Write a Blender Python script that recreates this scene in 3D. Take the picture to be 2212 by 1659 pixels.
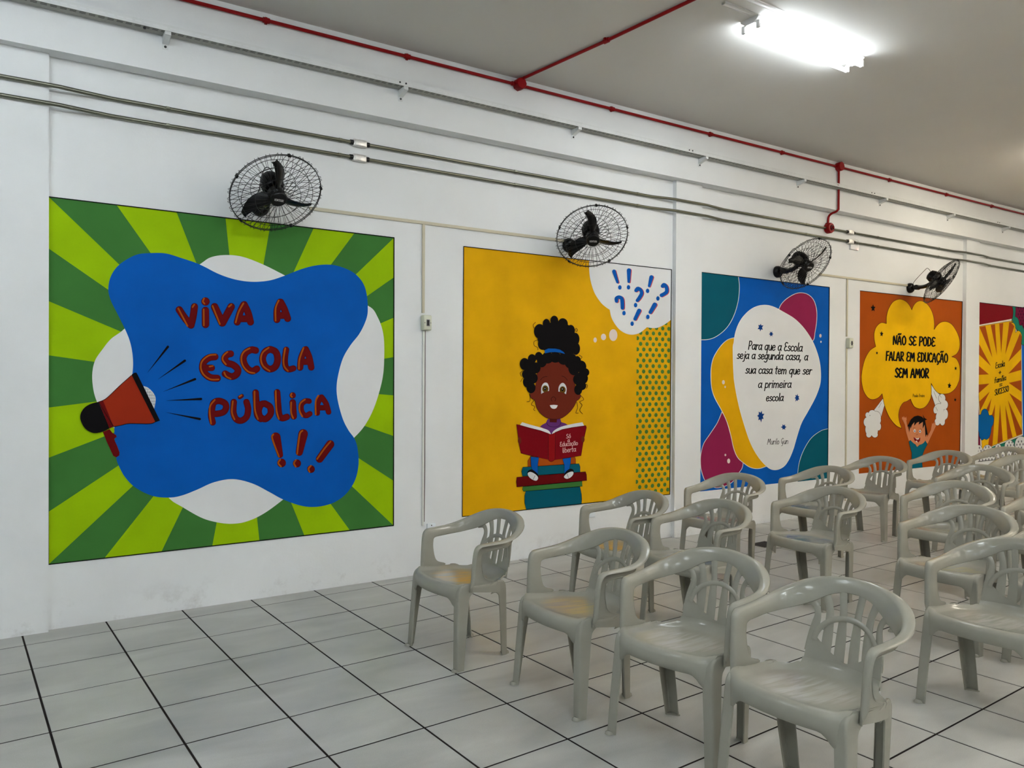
import bpy, bmesh, math, random
from mathutils import Vector, Matrix, Euler
from mathutils.geometry import tessellate_polygon
WK, CK, FK, PK, MK, TUBE_S = .73, .84, 1.06, 1.02, .86, 9
random.seed(7)
SC = bpy.context.scene
for _o in list(bpy.data.objects): bpy.data.objects.remove(_o)
COL = SC.collection
# ------------------------------------------------------------------ camera, exposure, world
YAW, PITCH, ROLL, FPX = 0.5849, -0.0073, 0.0053, 1684.92
H = 1.5509
_f = Vector((math.sin(YAW)*math.cos(PITCH), math.cos(YAW)*math.cos(PITCH), math.sin(PITCH)))
_r = Vector((math.cos(YAW), -math.sin(YAW), 0))
_u = _r.cross(_f)
RT = math.cos(ROLL)*_r + math.sin(ROLL)*_u
UP = -math.sin(ROLL)*_r + math.cos(ROLL)*_u
FW = _f
CAM = Vector((0, 0, H))
cd = bpy.data.cameras.new('camera'); cam = bpy.data.objects.new('camera', cd); COL.objects.link(cam)
cd.sensor_width = 36; cd.lens = FPX/2212*36; cd.clip_start = .05; cd.clip_end = 100
M3 = Matrix((RT, UP, -FW)).transposed().to_4x4(); M3.translation = CAM; cam.matrix_world = M3
SC.camera = cam
SC.view_settings.view_transform = 'Standard'; SC.view_settings.look = 'None'
SC.view_settings.gamma = 1; SC.view_settings.use_curve_mapping = False
SC.view_settings.exposure = 3.2
wd = bpy.data.worlds.new('world'); SC.world = wd; wd.use_nodes = True
wd.node_tree.nodes['Background'].inputs[0].default_value = (.85, .92, 1, 1)
wd.node_tree.nodes['Background'].inputs[1].default_value = .15

# where a point of the photograph lies on a plane of the room (used to survey the place)
def ray(u, v):
    return RT*((u-1106)/FPX) + UP*(-(v-829.5)/FPX) + FW
def onY(u, v, Y=5.52):
    d = ray(u, v); return CAM + d*(Y/d.y)
def onZ(u, v, Z=0):
    d = ray(u, v); return CAM + d*((Z-H)/d.z)
def proj(p):
    q = Vector(p)-CAM; w = q.dot(FW)
    if w < .05: return None
    return 1106+FPX*q.dot(RT)/w, 829.5-FPX*q.dot(UP)/w, w

# ------------------------------------------------------------------ materials
def lin(c):
    c = c/255; return c/12.92 if c <= .04045 else ((c+.055)/1.055)**2.4
def alb(rgb, k=.72):
    return tuple(min(.9, lin(c)/k) for c in rgb)+(1,)
MC = {}
def mat(name, rgb, rough=.6, spec=.3, metal=0, noise=0, nscale=8, bump=0, bscale=200, k=.72, emit=None, estr=0, rand=0, coat=0, n2=None):
    key = name
    if key in MC: return MC[key]
    m = bpy.data.materials.new(name); m.use_nodes = True; N = m.node_tree.nodes; L = m.node_tree.links
    b = N['Principled BSDF']; c = alb(rgb, k)
    b.inputs['Base Color'].default_value = c; b.inputs['Roughness'].default_value = rough
    b.inputs['Specular IOR Level'].default_value = spec; b.inputs['Metallic'].default_value = metal
    b.inputs['Coat Weight'].default_value = coat
    if emit:
        b.inputs['Emission Color'].default_value = tuple(emit)+(1,); b.inputs['Emission Strength'].default_value = estr
    src = None
    tc = N.new('ShaderNodeTexCoord')
    if noise or rand:
        hs = N.new('ShaderNodeHueSaturation'); hs.inputs['Color'].default_value = c
        add = None
        if noise:
            t = N.new('ShaderNodeTexNoise'); t.inputs['Scale'].default_value = nscale; t.inputs['Detail'].default_value = 5
            L.new(tc.outputs['Object'], t.inputs['Vector'])
            mr = N.new('ShaderNodeMapRange'); mr.inputs[1].default_value = .3; mr.inputs[2].default_value = .7
            mr.inputs[3].default_value = 1-noise; mr.inputs[4].default_value = 1+noise
            L.new(t.outputs['Fac'], mr.inputs[0]); add = mr.outputs[0]
        if rand:
            oi = N.new('ShaderNodeObjectInfo'); m2 = N.new('ShaderNodeMapRange')
            m2.inputs[3].default_value = 1-rand; m2.inputs[4].default_value = 1+rand
            L.new(oi.outputs['Random'], m2.inputs[0])
            if add:
                mu = N.new('ShaderNodeMath'); mu.operation = 'MULTIPLY'
                L.new(add, mu.inputs[0]); L.new(m2.outputs[0], mu.inputs[1]); add = mu.outputs[0]
            else: add = m2.outputs[0]
        L.new(add, hs.inputs['Value']); L.new(hs.outputs[0], b.inputs['Base Color'])
    if bump:
        t = N.new('ShaderNodeTexNoise'); t.inputs['Scale'].default_value = bscale; t.inputs['Detail'].default_value = 3
        L.new(tc.outputs['Object'], t.inputs['Vector'])
        bp = N.new('ShaderNodeBump'); bp.inputs['Strength'].default_value = bump; bp.inputs['Distance'].default_value = .002
        L.new(t.outputs['Fac'], bp.inputs['Height']); L.new(bp.outputs[0], b.inputs['Normal'])
    MC[key] = m; return m

# ------------------------------------------------------------------ objects
def tag(o, label=None, cat=None, group=None, kind=None):
    if label: o['label'] = label
    if cat: o['category'] = cat
    if group: o['group'] = group
    if kind: o['kind'] = kind
    return o
def empty(name, loc=(0, 0, 0), rz=0, label=None, cat=None, group=None, kind=None):
    o = bpy.data.objects.new(name, None); COL.objects.link(o); o.location = loc; o.rotation_euler = (0, 0, rz)
    o.empty_display_size = .1
    return tag(o, label, cat, group, kind)
def link(name, me, parent=None, m=None):
    o = bpy.data.objects.new(name, me); COL.objects.link(o)
    if parent: o.parent = parent
    if m and not me.materials: me.materials.append(m)
    return o
def smooth(me, ang=35):
    for p in me.polygons: p.use_smooth = True
    me.set_sharp_from_angle(angle=math.radians(ang))
class MB:
    """collects shapes into one mesh"""
    def __init__(s): s.v = []; s.f = []
    def add(s, vs, fs):
        n = len(s.v); s.v += [tuple(v) for v in vs]; s.f += [tuple(i+n for i in f) for f in fs]; return s
    def box(s, c, d, R=None):
        x, y, z = d[0]/2, d[1]/2, d[2]/2; c = Vector(c)
        P = [Vector((a*x, b*y, e*z)) for a in (-1, 1) for b in (-1, 1) for e in (-1, 1)]
        if R: P = [R @ p for p in P]
        return s.add([c+p for p in P], [(0, 1, 3, 2), (4, 6, 7, 5), (0, 4, 5, 1), (2, 3, 7, 6), (0, 2, 6, 4), (1, 5, 7, 3)])
    def cbox(s, c, d, ch=.003, R=None):
        """box with chamfered edges"""
        bm = bmesh.new(); bmesh.ops.create_cube(bm, size=1)
        for v in bm.verts: v.co = Vector((v.co.x*d[0], v.co.y*d[1], v.co.z*d[2]))
        bmesh.ops.bevel(bm, geom=bm.edges[:], offset=ch, segments=2, affect='EDGES', profile=.5)
        bm.verts.index_update()
        vs = [(R @ v.co if R else v.co)+Vector(c) for v in bm.verts]; fs = [[v.index for v in f.verts] for f in bm.faces]
        bm.free(); return s.add(vs, fs)
    def tube(s, pts, r, n=8, closed=False, caps=True):
        pts = [Vector(p) for p in pts]; m = len(pts); rs = r if isinstance(r, (list, tuple)) else [r]*m
        T = []
        for i in range(m):
            a = pts[(i-1) % m] if (i or closed) else pts[i]; b = pts[(i+1) % m] if (i < m-1 or closed) else pts[i]
            T.append((b-a).normalized())
        nrm = T[0].orthogonal().normalized(); base = len(s.v); vs = []; fs = []
        for i in range(m):
            nrm = (nrm - T[i]*nrm.dot(T[i])).normalized(); bn = T[i].cross(nrm)
            for k in range(n):
                a = 2*math.pi*k/n; vs.append(pts[i]+(nrm*math.cos(a)+bn*math.sin(a))*rs[i])
        for i in range(m if closed else m-1):
            j = (i+1) % m
            for k in range(n):
                k2 = (k+1) % n; fs.append((i*n+k, j*n+k, j*n+k2, i*n+k2))
        if caps and not closed:
            fs.append(tuple(reversed(range(n)))); fs.append(tuple((m-1)*n+k for k in range(n)))
        return s.add(vs, fs)
    def lathe(s, prof, n=24, M=None):
        """prof: (r, z) pairs about local z"""
        vs = []; fs = []; m = len(prof)
        for r, z in prof:
            for k in range(n):
                a = 2*math.pi*k/n; p = Vector((r*math.cos(a), r*math.sin(a), z)); vs.append(M @ p if M else p)
        for i in range(m-1):
            for k in range(n):
                k2 = (k+1) % n; fs.append((i*n+k, i*n+k2, (i+1)*n+k2, (i+1)*n+k))
        fs.append(tuple(range(n))); fs.append(tuple((m-1)*n+k for k in reversed(range(n))))
        return s.add(vs, fs)
    def grid(s, rows, thick=0):
        """rows of points -> sheet, thickened to both sides"""
        rows = [[Vector(p) for p in r] for r in rows]; a, b = len(rows), len(rows[0])
        if not thick:
            return s.add([p for r in rows for p in r], [(i*b+j, i*b+j+1, (i+1)*b+j+1, (i+1)*b+j) for i in range(a-1) for j in range(b-1)])
        N = []
        for i in range(a):
            R = []
            for j in range(b):
                du = rows[min(i+1, a-1)][j]-rows[max(i-1, 0)][j]; dv = rows[i][min(j+1, b-1)]-rows[i][max(j-1, 0)]
                R.append(du.cross(dv).normalized()*(thick/2))
            N.append(R)
        vs = [rows[i][j]+N[i][j] for i in range(a) for j in range(b)]+[rows[i][j]-N[i][j] for i in range(a) for j in range(b)]
        o = a*b; fs = []
        for i in range(a-1):
            for j in range(b-1):
                q = (i*b+j, (i+1)*b+j, (i+1)*b+j+1, i*b+j+1); fs.append(q); fs.append(tuple(k+o for k in reversed(q)))
        for i in range(a-1):
            fs.append((i*b, i*b+o, (i+1)*b+o, (i+1)*b)); fs.append(((i+1)*b+b-1, (i+1)*b+b-1+o, i*b+b-1+o, i*b+b-1))
        for j in range(b-1):
            fs.append((j+1, j+1+o, j+o, j)); q = (a-1)*b; fs.append((q+j, q+j+o, q+j+1+o, q+j+1))
        return s.add(vs, fs)
    def mesh(s, name, m=None, sm=None, fix=True):
        me = bpy.data.meshes.new(name); me.from_pydata(s.v, [], s.f)
        if fix:
            bm = bmesh.new(); bm.from_mesh(me); bmesh.ops.recalc_face_normals(bm, faces=bm.faces[:]); bm.to_mesh(me); bm.free()
        if m: me.materials.append(m)
        if sm: smooth(me, sm)
        me.update(); return me
    def obj(s, name, m, parent=None, sm=None):
        return link(name, s.mesh(name, m, sm), parent)
def cr(pts, n=6, closed=False):
    """Catmull-Rom through 2D or 3D points"""
    P = [Vector(p) for p in pts]; m = len(P)
    if m < 3 and not closed: return P
    out = []
    for i in range(m if closed else m-1):
        p0 = P[(i-1) % m] if (closed or i) else P[0]; p1 = P[i]; p2 = P[(i+1) % m]; p3 = P[(i+2) % m] if (closed or i+2 < m) else p2
        for k in range(n):
            t = k/n; t2, t3 = t*t, t*t*t
            out.append(.5*((2*p1)+(p2-p0)*t+(2*p0-5*p1+4*p2-p3)*t2+(-p0+3*p1-3*p2+p3)*t3))
    if not closed: out.append(P[-1])
    return out
def copy_tree(o, parent=None):
    c = o.copy(); COL.objects.link(c)
    if parent:
        c.parent = parent; c.matrix_parent_inverse = o.matrix_parent_inverse.copy()
    for ch in KIDS.get(o.name, []): copy_tree(ch, c)
    return c
KIDS = {}
def kids_index():
    KIDS.clear()
    for o in COL.objects:
        if o.parent: KIDS.setdefault(o.parent.name, []).append(o)
# ------------------------------------------------------------------ room shell
YW = 5.52; YP = 5.472; YB = 5.40; ZC = 4.04; ZB = 3.492
X0, X1, Y0 = -4.2, 17.0, -6.0
WALL = mat('wall_paint', (205, 207, 208), .65, .25, bump=.25, bscale=60, k=WK)
def wall_dirt(m):
    """scuffs and grime low on the wall"""
    N = m.node_tree.nodes; L = m.node_tree.links; b = N['Principled BSDF']
    g = N.new('ShaderNodeNewGeometry'); sp = N.new('ShaderNodeSeparateXYZ'); L.new(g.outputs['Position'], sp.inputs[0])
    t = N.new('ShaderNodeTexNoise'); t.inputs['Scale'].default_value = 4; t.inputs['Detail'].default_value = 8; t.inputs['Roughness'].default_value = .75
    L.new(g.outputs['Position'], t.inputs['Vector'])
    mh = N.new('ShaderNodeMapRange'); mh.inputs[1].default_value = 0; mh.inputs[2].default_value = .22; mh.inputs[3].default_value = 1; mh.inputs[4].default_value = 0
    L.new(sp.outputs['Z'], mh.inputs[0])
    mn = N.new('ShaderNodeMapRange'); mn.inputs[1].default_value = .52; mn.inputs[2].default_value = .75
    L.new(t.outputs['Fac'], mn.inputs[0])
    mu = N.new('ShaderNodeMath'); mu.operation = 'MULTIPLY'; L.new(mh.outputs[0], mu.inputs[0]); L.new(mn.outputs[0], mu.inputs[1])
    t2 = N.new('ShaderNodeTexNoise'); t2.inputs['Scale'].default_value = 1.3; t2.inputs['Detail'].default_value = 6
    L.new(g.outputs['Position'], t2.inputs['Vector'])
    m3 = N.new('ShaderNodeMapRange'); m3.inputs[1].default_value = .35; m3.inputs[2].default_value = .75; m3.inputs[3].default_value = 0; m3.inputs[4].default_value = .10
    L.new(t2.outputs['Fac'], m3.inputs[0])
    ad = N.new('ShaderNodeMath'); ad.operation = 'MULTIPLY_ADD'; ad.use_clamp = True
    L.new(mu.outputs[0], ad.inputs[0]); ad.inputs[1].default_value = .7; L.new(m3.outputs[0], ad.inputs[2])
    mx = N.new('ShaderNodeMixRGB'); mx.inputs[1].default_value = b.inputs['Base Color'].default_value; mx.inputs[2].default_value = (.36, .33, .30, 1)
    L.new(ad.outputs[0], mx.inputs[0]); L.new(mx.outputs[0], b.inputs['Base Color'])
wall_dirt(WALL)
CEIL = mat('ceiling_paint', (205, 203, 199), .8, .1, noise=.03, nscale=.6, bump=.3, bscale=25, k=CK)
def struct(name, mb, m, parent=None, sm=None):
    o = mb.obj(name, m, parent, sm)
    if not parent: o['kind'] = 'structure'
    return o
w = struct('wall_back', MB().box(((X0+X1)/2, YW+.1, ZC/2), (X1-X0+.4, .2, ZC+.2)), WALL)
WALL2 = mat('unseen_wall_dark', (128, 130, 130), .7, .2, noise=.03, nscale=1, k=WK)  # unseen walls toned darker to cut the bounce light
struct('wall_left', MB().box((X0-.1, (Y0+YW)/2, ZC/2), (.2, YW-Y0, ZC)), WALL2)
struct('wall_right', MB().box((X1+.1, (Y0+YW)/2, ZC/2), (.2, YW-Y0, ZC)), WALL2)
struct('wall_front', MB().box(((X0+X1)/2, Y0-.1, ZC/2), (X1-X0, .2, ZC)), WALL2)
struct('ceiling', MB().box(((X0+X1)/2, (Y0+YW)/2, ZC+.1), (X1-X0+.4, YW-Y0+.4, .2)), CEIL)
struct('trim_1', MB().box(((X0+X1)/2, (YB+YW)/2+.02, (ZB+ZC)/2), (X1-X0, YW-YB+.04, ZC-ZB)), WALL)['label'] = 'white beam running along the top of the mural wall'
PIL = [(-.085, .268), (5.535, 5.895), (11.065, 11.425), (16.6, 16.95)]
for i, (a, b) in enumerate(PIL):
    struct('trim_%d' % (i+2), MB().box(((a+b)/2, (YP+YW)/2+.02, ZB/2), (b-a, YW-YP+.04, ZB-.0005)), WALL)['label'] = 'shallow white pilaster standing proud of the mural wall'
# ------------------------------------------------------------------ tiled floor
GROUT = mat('grout', (34, 30, 29), .9, .05, noise=.25, nscale=6, k=.7)
TILE = mat('floor_tile', (189, 189, 184), .34, .42, k=FK)
def tile_nodes(m):
    N = m.node_tree.nodes; L = m.node_tree.links; b = N['Principled BSDF']
    g = N.new('ShaderNodeNewGeometry'); oi = N.new('ShaderNodeObjectInfo')
    t = N.new('ShaderNodeTexNoise'); t.inputs['Scale'].default_value = 2.2; t.inputs['Detail'].default_value = 7; t.inputs['Distortion'].default_value = .6
    mp = N.new('ShaderNodeMapping'); mp.inputs['Scale'].default_value = (.7, 1.6, 1); L.new(g.outputs['Position'], mp.inputs[0])
    L.new(mp.outputs[0], t.inputs['Vector'])
    r = N.new('ShaderNodeValToRGB'); e = r.color_ramp.elements; c = b.inputs['Base Color'].default_value
    e[0].position = .3; e[0].color = (c[0]*.76, c[1]*.765, c[2]*.76, 1); e[1].position = .66; e[1].color = (c[0]*1.06, c[1]*1.055, c[2]*1.05, 1)
    L.new(t.outputs['Fac'], r.inputs[0])
    s = N.new('ShaderNodeTexNoise'); s.inputs['Scale'].default_value = 420; L.new(g.outputs['Position'], s.inputs['Vector'])
    ms = N.new('ShaderNodeMapRange'); ms.inputs[1].default_value = .3; ms.inputs[2].default_value = .7; ms.inputs[3].default_value = .88; ms.inputs[4].default_value = 1.12
    L.new(s.outputs['Fac'], ms.inputs[0])
    mr = N.new('ShaderNodeMapRange'); mr.inputs[3].default_value = .965; mr.inputs[4].default_value = 1.03; L.new(oi.outputs['Random'], mr.inputs[0])
    mu = N.new('ShaderNodeMath'); mu.operation = 'MULTIPLY'; L.new(ms.outputs[0], mu.inputs[0]); L.new(mr.outputs[0], mu.inputs[1])
    hs = N.new('ShaderNodeHueSaturation'); L.new(r.outputs[0], hs.inputs['Color']); L.new(mu.outputs[0], hs.inputs['Value']); L.new(hs.outputs[0], b.inputs['Base Color'])
    rr = N.new('ShaderNodeMapRange'); rr.inputs[3].default_value = .30; rr.inputs[4].default_value = .46; L.new(t.outputs['Fac'], rr.inputs[0]); L.new(rr.outputs[0], b.inputs['Roughness'])
tile_nodes(TILE)
flo = struct('floor', MB().box(((X0+X1)/2, (Y0+YW)/2, -.0518), (X1-X0+.4, YW-Y0+.4, .10)), GROUT)
TS, GA, TX, TY = .45, .0424, .1425, 5.276
cg, sg = math.cos(GA), math.sin(GA)
def gxy(k, j): return (TX+(k*cg-j*sg)*TS, TY+(k*sg+j*cg)*TS)
def clip(poly, ax, lim, keep_less=True):
    out = []
    for i in range(len(poly)):
        a, b = poly[i], poly[(i+1) % len(poly)]
        ia = (a[ax] <= lim) == keep_less; ib = (b[ax] <= lim) == keep_less
        if ia: out.append(a)
        if ia != ib:
            t = (lim-a[ax])/(b[ax]-a[ax]); out.append(tuple(a[n]+t*(b[n]-a[n]) for n in range(2)))
    return out
def tile_geo(mb, poly, z=0):
    """a tile with a small bevelled edge"""
    n = len(poly); c = [sum(p[i] for p in poly)/n for i in range(2)]
    def ins(p, d):
        v = Vector((c[0]-p[0], c[1]-p[1])); l = v.length; return (p[0]+v.x/l*d, p[1]+v.y/l*d)
    r0 = [(p[0], p[1], z-.008) for p in poly]; r1 = [(p[0], p[1], z-.0012) for p in poly]
    r2 = [(*ins(p, .0025), z) for p in poly]
    fs = [(i, (i+1) % n, n+(i+1) % n, n+i) for i in range(n)]+[(n+i, n+(i+1) % n, 2*n+(i+1) % n, 2*n+i) for i in range(n)]+[tuple(2*n+i for i in range(n))]
    mb.add(r0+r1+r2, fs)
tiles = []
gp = .0050
DRAIN = onZ(1652, 1176)
for k in range(-12, 42):
    for j in range(-27, 2):
        a = gp/TS
        P = [gxy(k+a, j+a), gxy(k+1-a, j+a), gxy(k+1-a, j+1-a), gxy(k+a, j+1-a)]
        full = P[:]
        for ax, lim, kl in ((1, YW-.004, True), (1, Y0, False), (0, X0, False), (0, X1, True)):
            if len(P) >= 3: P = clip(P, ax, lim, kl)
        if len(P) < 3: continue
        c = gxy(k+.5, j+.5); q = proj((c[0], c[1], 0)); sz = 0
        if q and -90 < q[0] < 2300 and 700 < q[1] < 1760: sz = 1/q[2]
        elif q and -400 < q[0] < 2500 and 700 < q[1] < 2300: sz = .001/q[2]
        tiles.append((sz, k, j, P, len(P) == 4 and all((Vector(P[i])-Vector(full[i])).length < 1e-6 for i in range(4))))
tiles.sort(key=lambda t: -t[0])
mb = MB(); a = gp
tile_geo(mb, [(a, a), (TS-a, a), (TS-a, TS-a), (a, TS-a)]); tile_me = mb.mesh('tile', TILE, fix=False)
rest = MB(); cnt = 0
for sz, k, j, P, whole in tiles:
    if cnt < 300 and sz > 0:
        cnt += 1
        if whole:
            o = link('tile', tile_me, flo); x, y = gxy(k, j)
            o.location = (x, y, random.uniform(-.0004, .0003)); o.rotation_euler = (0, 0, GA)
        else:
            mb = MB(); tile_geo(mb, P); link('tile', mb.mesh('tile', TILE, fix=False), flo)
    else: tile_geo(rest, P, -.0002)
o = link('tile_field', rest.mesh('tile_field', TILE, fix=False), flo); o['kind'] = 'stuff'
# floor drain
dr = empty('floor_drain', (DRAIN.x, DRAIN.y, 0), GA, 'dark square drain grate set in the floor behind the second row of chairs', 'drain')
DK = mat('dark_iron', (70, 66, 62), .6, .4)
MB().cbox((0, 0, .001), (.24, .18, .004), .001).obj('frame', DK, dr)
mb = MB()
for i in range(9): mb.box((0, -.068+i*.017, .0045), (.2, .008, .003))
mb.obj('grate', mat('iron_grate', (48, 44, 42), .5, .4), dr)
# ------------------------------------------------------------------ fluorescent battens (the room's lamps, plus unseen ones added for fill)
WPL = mat('white_enamel', (215, 215, 212), .4, .4)
def tube_mat(name, rgb, s):
    return mat(name, (235, 235, 235), .4, .3, emit=rgb, estr=s)
TUBE_C = tube_mat('cool_tube', (.84, .94, 1.0), TUBE_S); TUBE_W = tube_mat('warm_tube', (1.0, .89, .70), TUBE_S*1.0); TUBE_D = tube_mat('dim_cool_tube', (.86, .94, 1.0), TUBE_S*.42); TUBE_E = tube_mat('dim_warm_tube', (1.0, .90, .72), TUBE_S*.6)  # the dim pair runs weaker to keep the ceiling glow small
TUBE_N = tube_mat('neutral_tube', (1.0, .95, .88), TUBE_S)
def batten(x, y, tm, label, group='fluorescent battens on the ceiling', stubs=False):
    """x, y: centre; runs along X, two bare tubes under a shallow channel"""
    t = empty('ceiling_light', (x, y, ZC), 0, label, 'ceiling light', group)
    Lh = .62; mb = MB()
    pr = [(-.075, 0), (-.075, -.012), (-.035, -.042), (.035, -.042), (.075, -.012), (.075, 0)]
    n = len(pr)
    for sx in (-Lh, Lh): mb.v += [(sx, a, b) for a, b in pr]
    mb.f += [(i, i+1, n+i+1, n+i) for i in range(n-1)]+[tuple(range(n)), tuple(n+i for i in reversed(range(n)))]
    mb.obj('channel', WPL, t)
    for sy in (-.062, .062):
        mb = MB(); mb.tube([(-.595, sy, -.068), (.595, sy, -.068)], .0145, 14); mb.obj('tube', tm, t, 40)
        for sx in (-.602, .602):
            mb = MB(); mb.cbox((sx, sy, -.058), (.022, .028, .05), .004); mb.cbox((sx, sy*.8, -.036), (.02, .05, .012), .002)
            mb.obj('lamp_holder', WPL, t)
    if stubs:
        for sx, sy, l in ((-.80, -.06, .30), (-.70, -.19, .42)):
            mb = MB(); pts = [(-.016, 0), (-.016, -.014), (-.012, -.018), (.012, -.018), (.016, -.014), (.016, 0)]
            mb.v += [(sx-l/2, sy+a, b) for a, b in pts]+[(sx+l/2, sy+a, b) for a, b in pts]
            mb.f += [(i, i+1, 7+i-1+0, 6+i) for i in range(5)]
            mb.obj('raceway_stub', WPL, t)
    return t
batten(4.95, 3.60, TUBE_D, 'twin tube batten glowing on the ceiling in front of the murals', stubs=True)
batten(9.95, 3.60, TUBE_E, 'warm batten on the ceiling past the right edge of the photo')
for x, y, tm in [(-.4, 3.6, TUBE_D), (15.0, 3.6, TUBE_N)]+[(xx, yy, TUBE_C if xx < 2 else TUBE_W if xx > 8 else TUBE_N) for yy in (.9, -1.8, -4.5) for xx in (-2.6, 1.2, 5.0, 8.8, 12.6)]:  # unseen battens added to fill the room with light
    batten(x, y, tm, 'unseen twin tube batten added for fill light')

# ------------------------------------------------------------------ red fire alarm piping
RED = mat('red_paint', (124, 1, 6), .4, .2, noise=.08, nscale=5)
fp = empty('fire_alarm_pipe', (0, 0, 0), 0, 'thin red conduit run under the ceiling along the beam with a branch across the ceiling', 'pipe')
RY, RZ, RR = 5.382, 3.982, .0125
def xon(u, v, Y): return onY(u, v, Y).x
bx1 = xon(1120, 184, RY); bx2 = xon(1812, 363, RY)
MB().tube([(X0+.03, RY, RZ), (bx1-.05, RY, RZ)], RR, 12).obj('pipe', RED, fp, 40)
MB().tube([(bx1+.05, RY, RZ), (bx2-.06, RY, RZ)], RR, 12).obj('pipe', RED, fp, 40)
MB().tube([(bx2+.06, RY, RZ), (X1-.03, RY, RZ)], RR, 12).obj('pipe', RED, fp, 40)
e1 = onZ(1310, 88, ZC-.018); e2 = onZ(1495, 0, ZC-.018); dd = (e2-e1).normalized()
s0 = Vector((bx1+.01, RY-.06, ZC-.018)); far = e1+dd*3.4
MB().tube([s0, e1, e2, far], RR, 12).obj('branch_pipe', RED, fp, 40)
for u, v in ((575, 45), (880, 127), (1322, 240), (1535, 293), (1690, 333), (1922, 392), (2045, 425), (2143, 450)):
    x = xon(u, v, RY); mb = MB(); mb.tube([(x-.022, RY, RZ), (x+.022, RY, RZ)], .0185, 12); mb.box((x, RY+.008, RZ), (.016, .02, .045))
    mb.obj('coupling', RED, fp, 40)
mb = MB(); mb.tube([e1-dd*.022, e1+dd*.022], .0185, 12); mb.box(e1+Vector((0, 0, .008)), (.045, .016, .02)); mb.obj('coupling', RED, fp, 40)
def jbox(name, x, r, h, m, parent):
    mb = MB(); M = Matrix.Translation((x, YB, RZ)) @ Matrix.Rotation(math.pi/2, 4, 'X')
    mb.lathe([(r*.96, 0), (r, .004), (r, h-.006), (r*.93, h), (.001, h)], 8, M)
    for s in (-1, 1): mb.tube([(x+s*r*.8, RY, RZ), (x+s*(r+.02), RY, RZ)], .018, 12)
    return mb.obj(name, m, parent, 40)
jbox('junction_box', bx1, .048, .075, RED, fp); jbox('junction_box', bx2, .052, .06, RED, fp)
# drop to the sounder
dz = [(bx2, RY, RZ-.04), (bx2, RY, 3.53), (bx2, RY+.004, 3.50), (bx2, RY+.03, 3.478), (bx2-.004, RY+.075, 3.468), (bx2-.008, 5.488, 3.45), (bx2-.01, 5.503, 3.42), (bx2-.012, 5.505, 3.34)]
MB().tube(cr(dz, 3), RR, 12).obj('drop_pipe', RED, fp, 40)
fs = empty('fire_alarm_sounder', (bx2-.012, YW, 3.33), 0, 'red round fire alarm sounder at the end of the red drop pipe', 'alarm')
M = Matrix.Rotation(math.pi/2, 4, 'X')
mb = MB(); mb.lathe([(.058, 0), (.06, .004), (.06, .05), (.052, .062), (.001, .066)], 24, Matrix.Translation((0, 0, -.03)) @ M); mb.cbox((0, -.022, -.005), (.07, .044, .07), .006); mb.obj('housing', RED, fs, 35)
mb = MB(); mb.lathe([(.03, .06), (.032, .066), (.026, .08), (.024, .08), (.022, .066), (.001, .066)], 20, Matrix.Translation((0, 0, -.03)) @ M); mb.obj('horn', mat('dark_red', (80, 4, 8), .35, .4), fs, 35)
mb = MB(); mb.lathe([(.012, .065), (.012, .088), (.008, .094), (.001, .095)], 14, Matrix.Translation((0, 0, -.03)) @ M); mb.obj('lamp_cap', RED, fs, 35)

# ------------------------------------------------------------------ perforated cable tray on brackets
GAL = mat('galvanised', (196, 198, 198), .5, .4, metal=.0, noise=.05, nscale=9)
TRI = mat('slot_shade', (60, 60, 60), .8, .1)  # dark tone for the shade seen through the slots
tr = empty('cable_tray', (0, 0, 0), 0, 'perforated light grey steel cable tray carried on brackets along the beam', 'cable tray')
TZ, TY0, TY1, TH = 3.722, 5.300, 5.388, .038
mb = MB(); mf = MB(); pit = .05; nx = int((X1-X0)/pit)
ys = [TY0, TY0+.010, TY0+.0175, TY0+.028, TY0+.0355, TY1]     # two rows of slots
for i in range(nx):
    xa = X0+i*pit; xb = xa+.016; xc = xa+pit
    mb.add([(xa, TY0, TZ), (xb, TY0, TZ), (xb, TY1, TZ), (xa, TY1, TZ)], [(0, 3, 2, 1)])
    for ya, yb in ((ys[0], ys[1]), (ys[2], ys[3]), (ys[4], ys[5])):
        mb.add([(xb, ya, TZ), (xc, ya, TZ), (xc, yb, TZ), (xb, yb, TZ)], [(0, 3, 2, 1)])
    # front flange with one row of slots
    mf.add([(xa, TY0, TZ), (xb, TY0, TZ), (xb, TY0, TZ+TH), (xa, TY0, TZ+TH)], [(0, 1, 2, 3)])
    for za, zb in ((TZ, TZ+.016), (TZ+.023, TZ+TH)):
        mf.add([(xb, TY0, za), (xc, TY0, za), (xc, TY0, zb), (xb, TY0, zb)], [(0, 1, 2, 3)])
mf.box(((X0+X1)/2, TY1, TZ+TH/2), (X1-X0-.02, .0015, TH))
link('tray_flange', mf.mesh('tray_flange', GAL, fix=False), tr)
link('tray_bottom', mb.mesh('tray_bottom', mat('shaded_zinc', (136, 136, 130), .5, .4, noise=.06, nscale=9), fix=False), tr)  # zinc coloured darker to paint in the shade under the tray
MB().box(((X0+X1)/2, (TY0+TY1)/2+.004, TZ+.008), (X1-X0-.1, TY1-TY0-.02, .010)).obj('slot_shade_slab', TRI, tr)  # dark slab added so the bottom slots look shaded inside
BRX = [onY(u, v, YB).x for u, v in ((357, 92), (865, 205), (1238, 290), (1511, 352), (1723, 402), (1900, 442), (2046, 475), (2165, 500))]
BRX = [BRX[0]-1.62, BRX[0]-3.2]+BRX+[BRX[-1]+1.6*i for i in (1, 2)]
SCREW = mat('dark_screw', (40, 40, 42), .4, .5)
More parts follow.
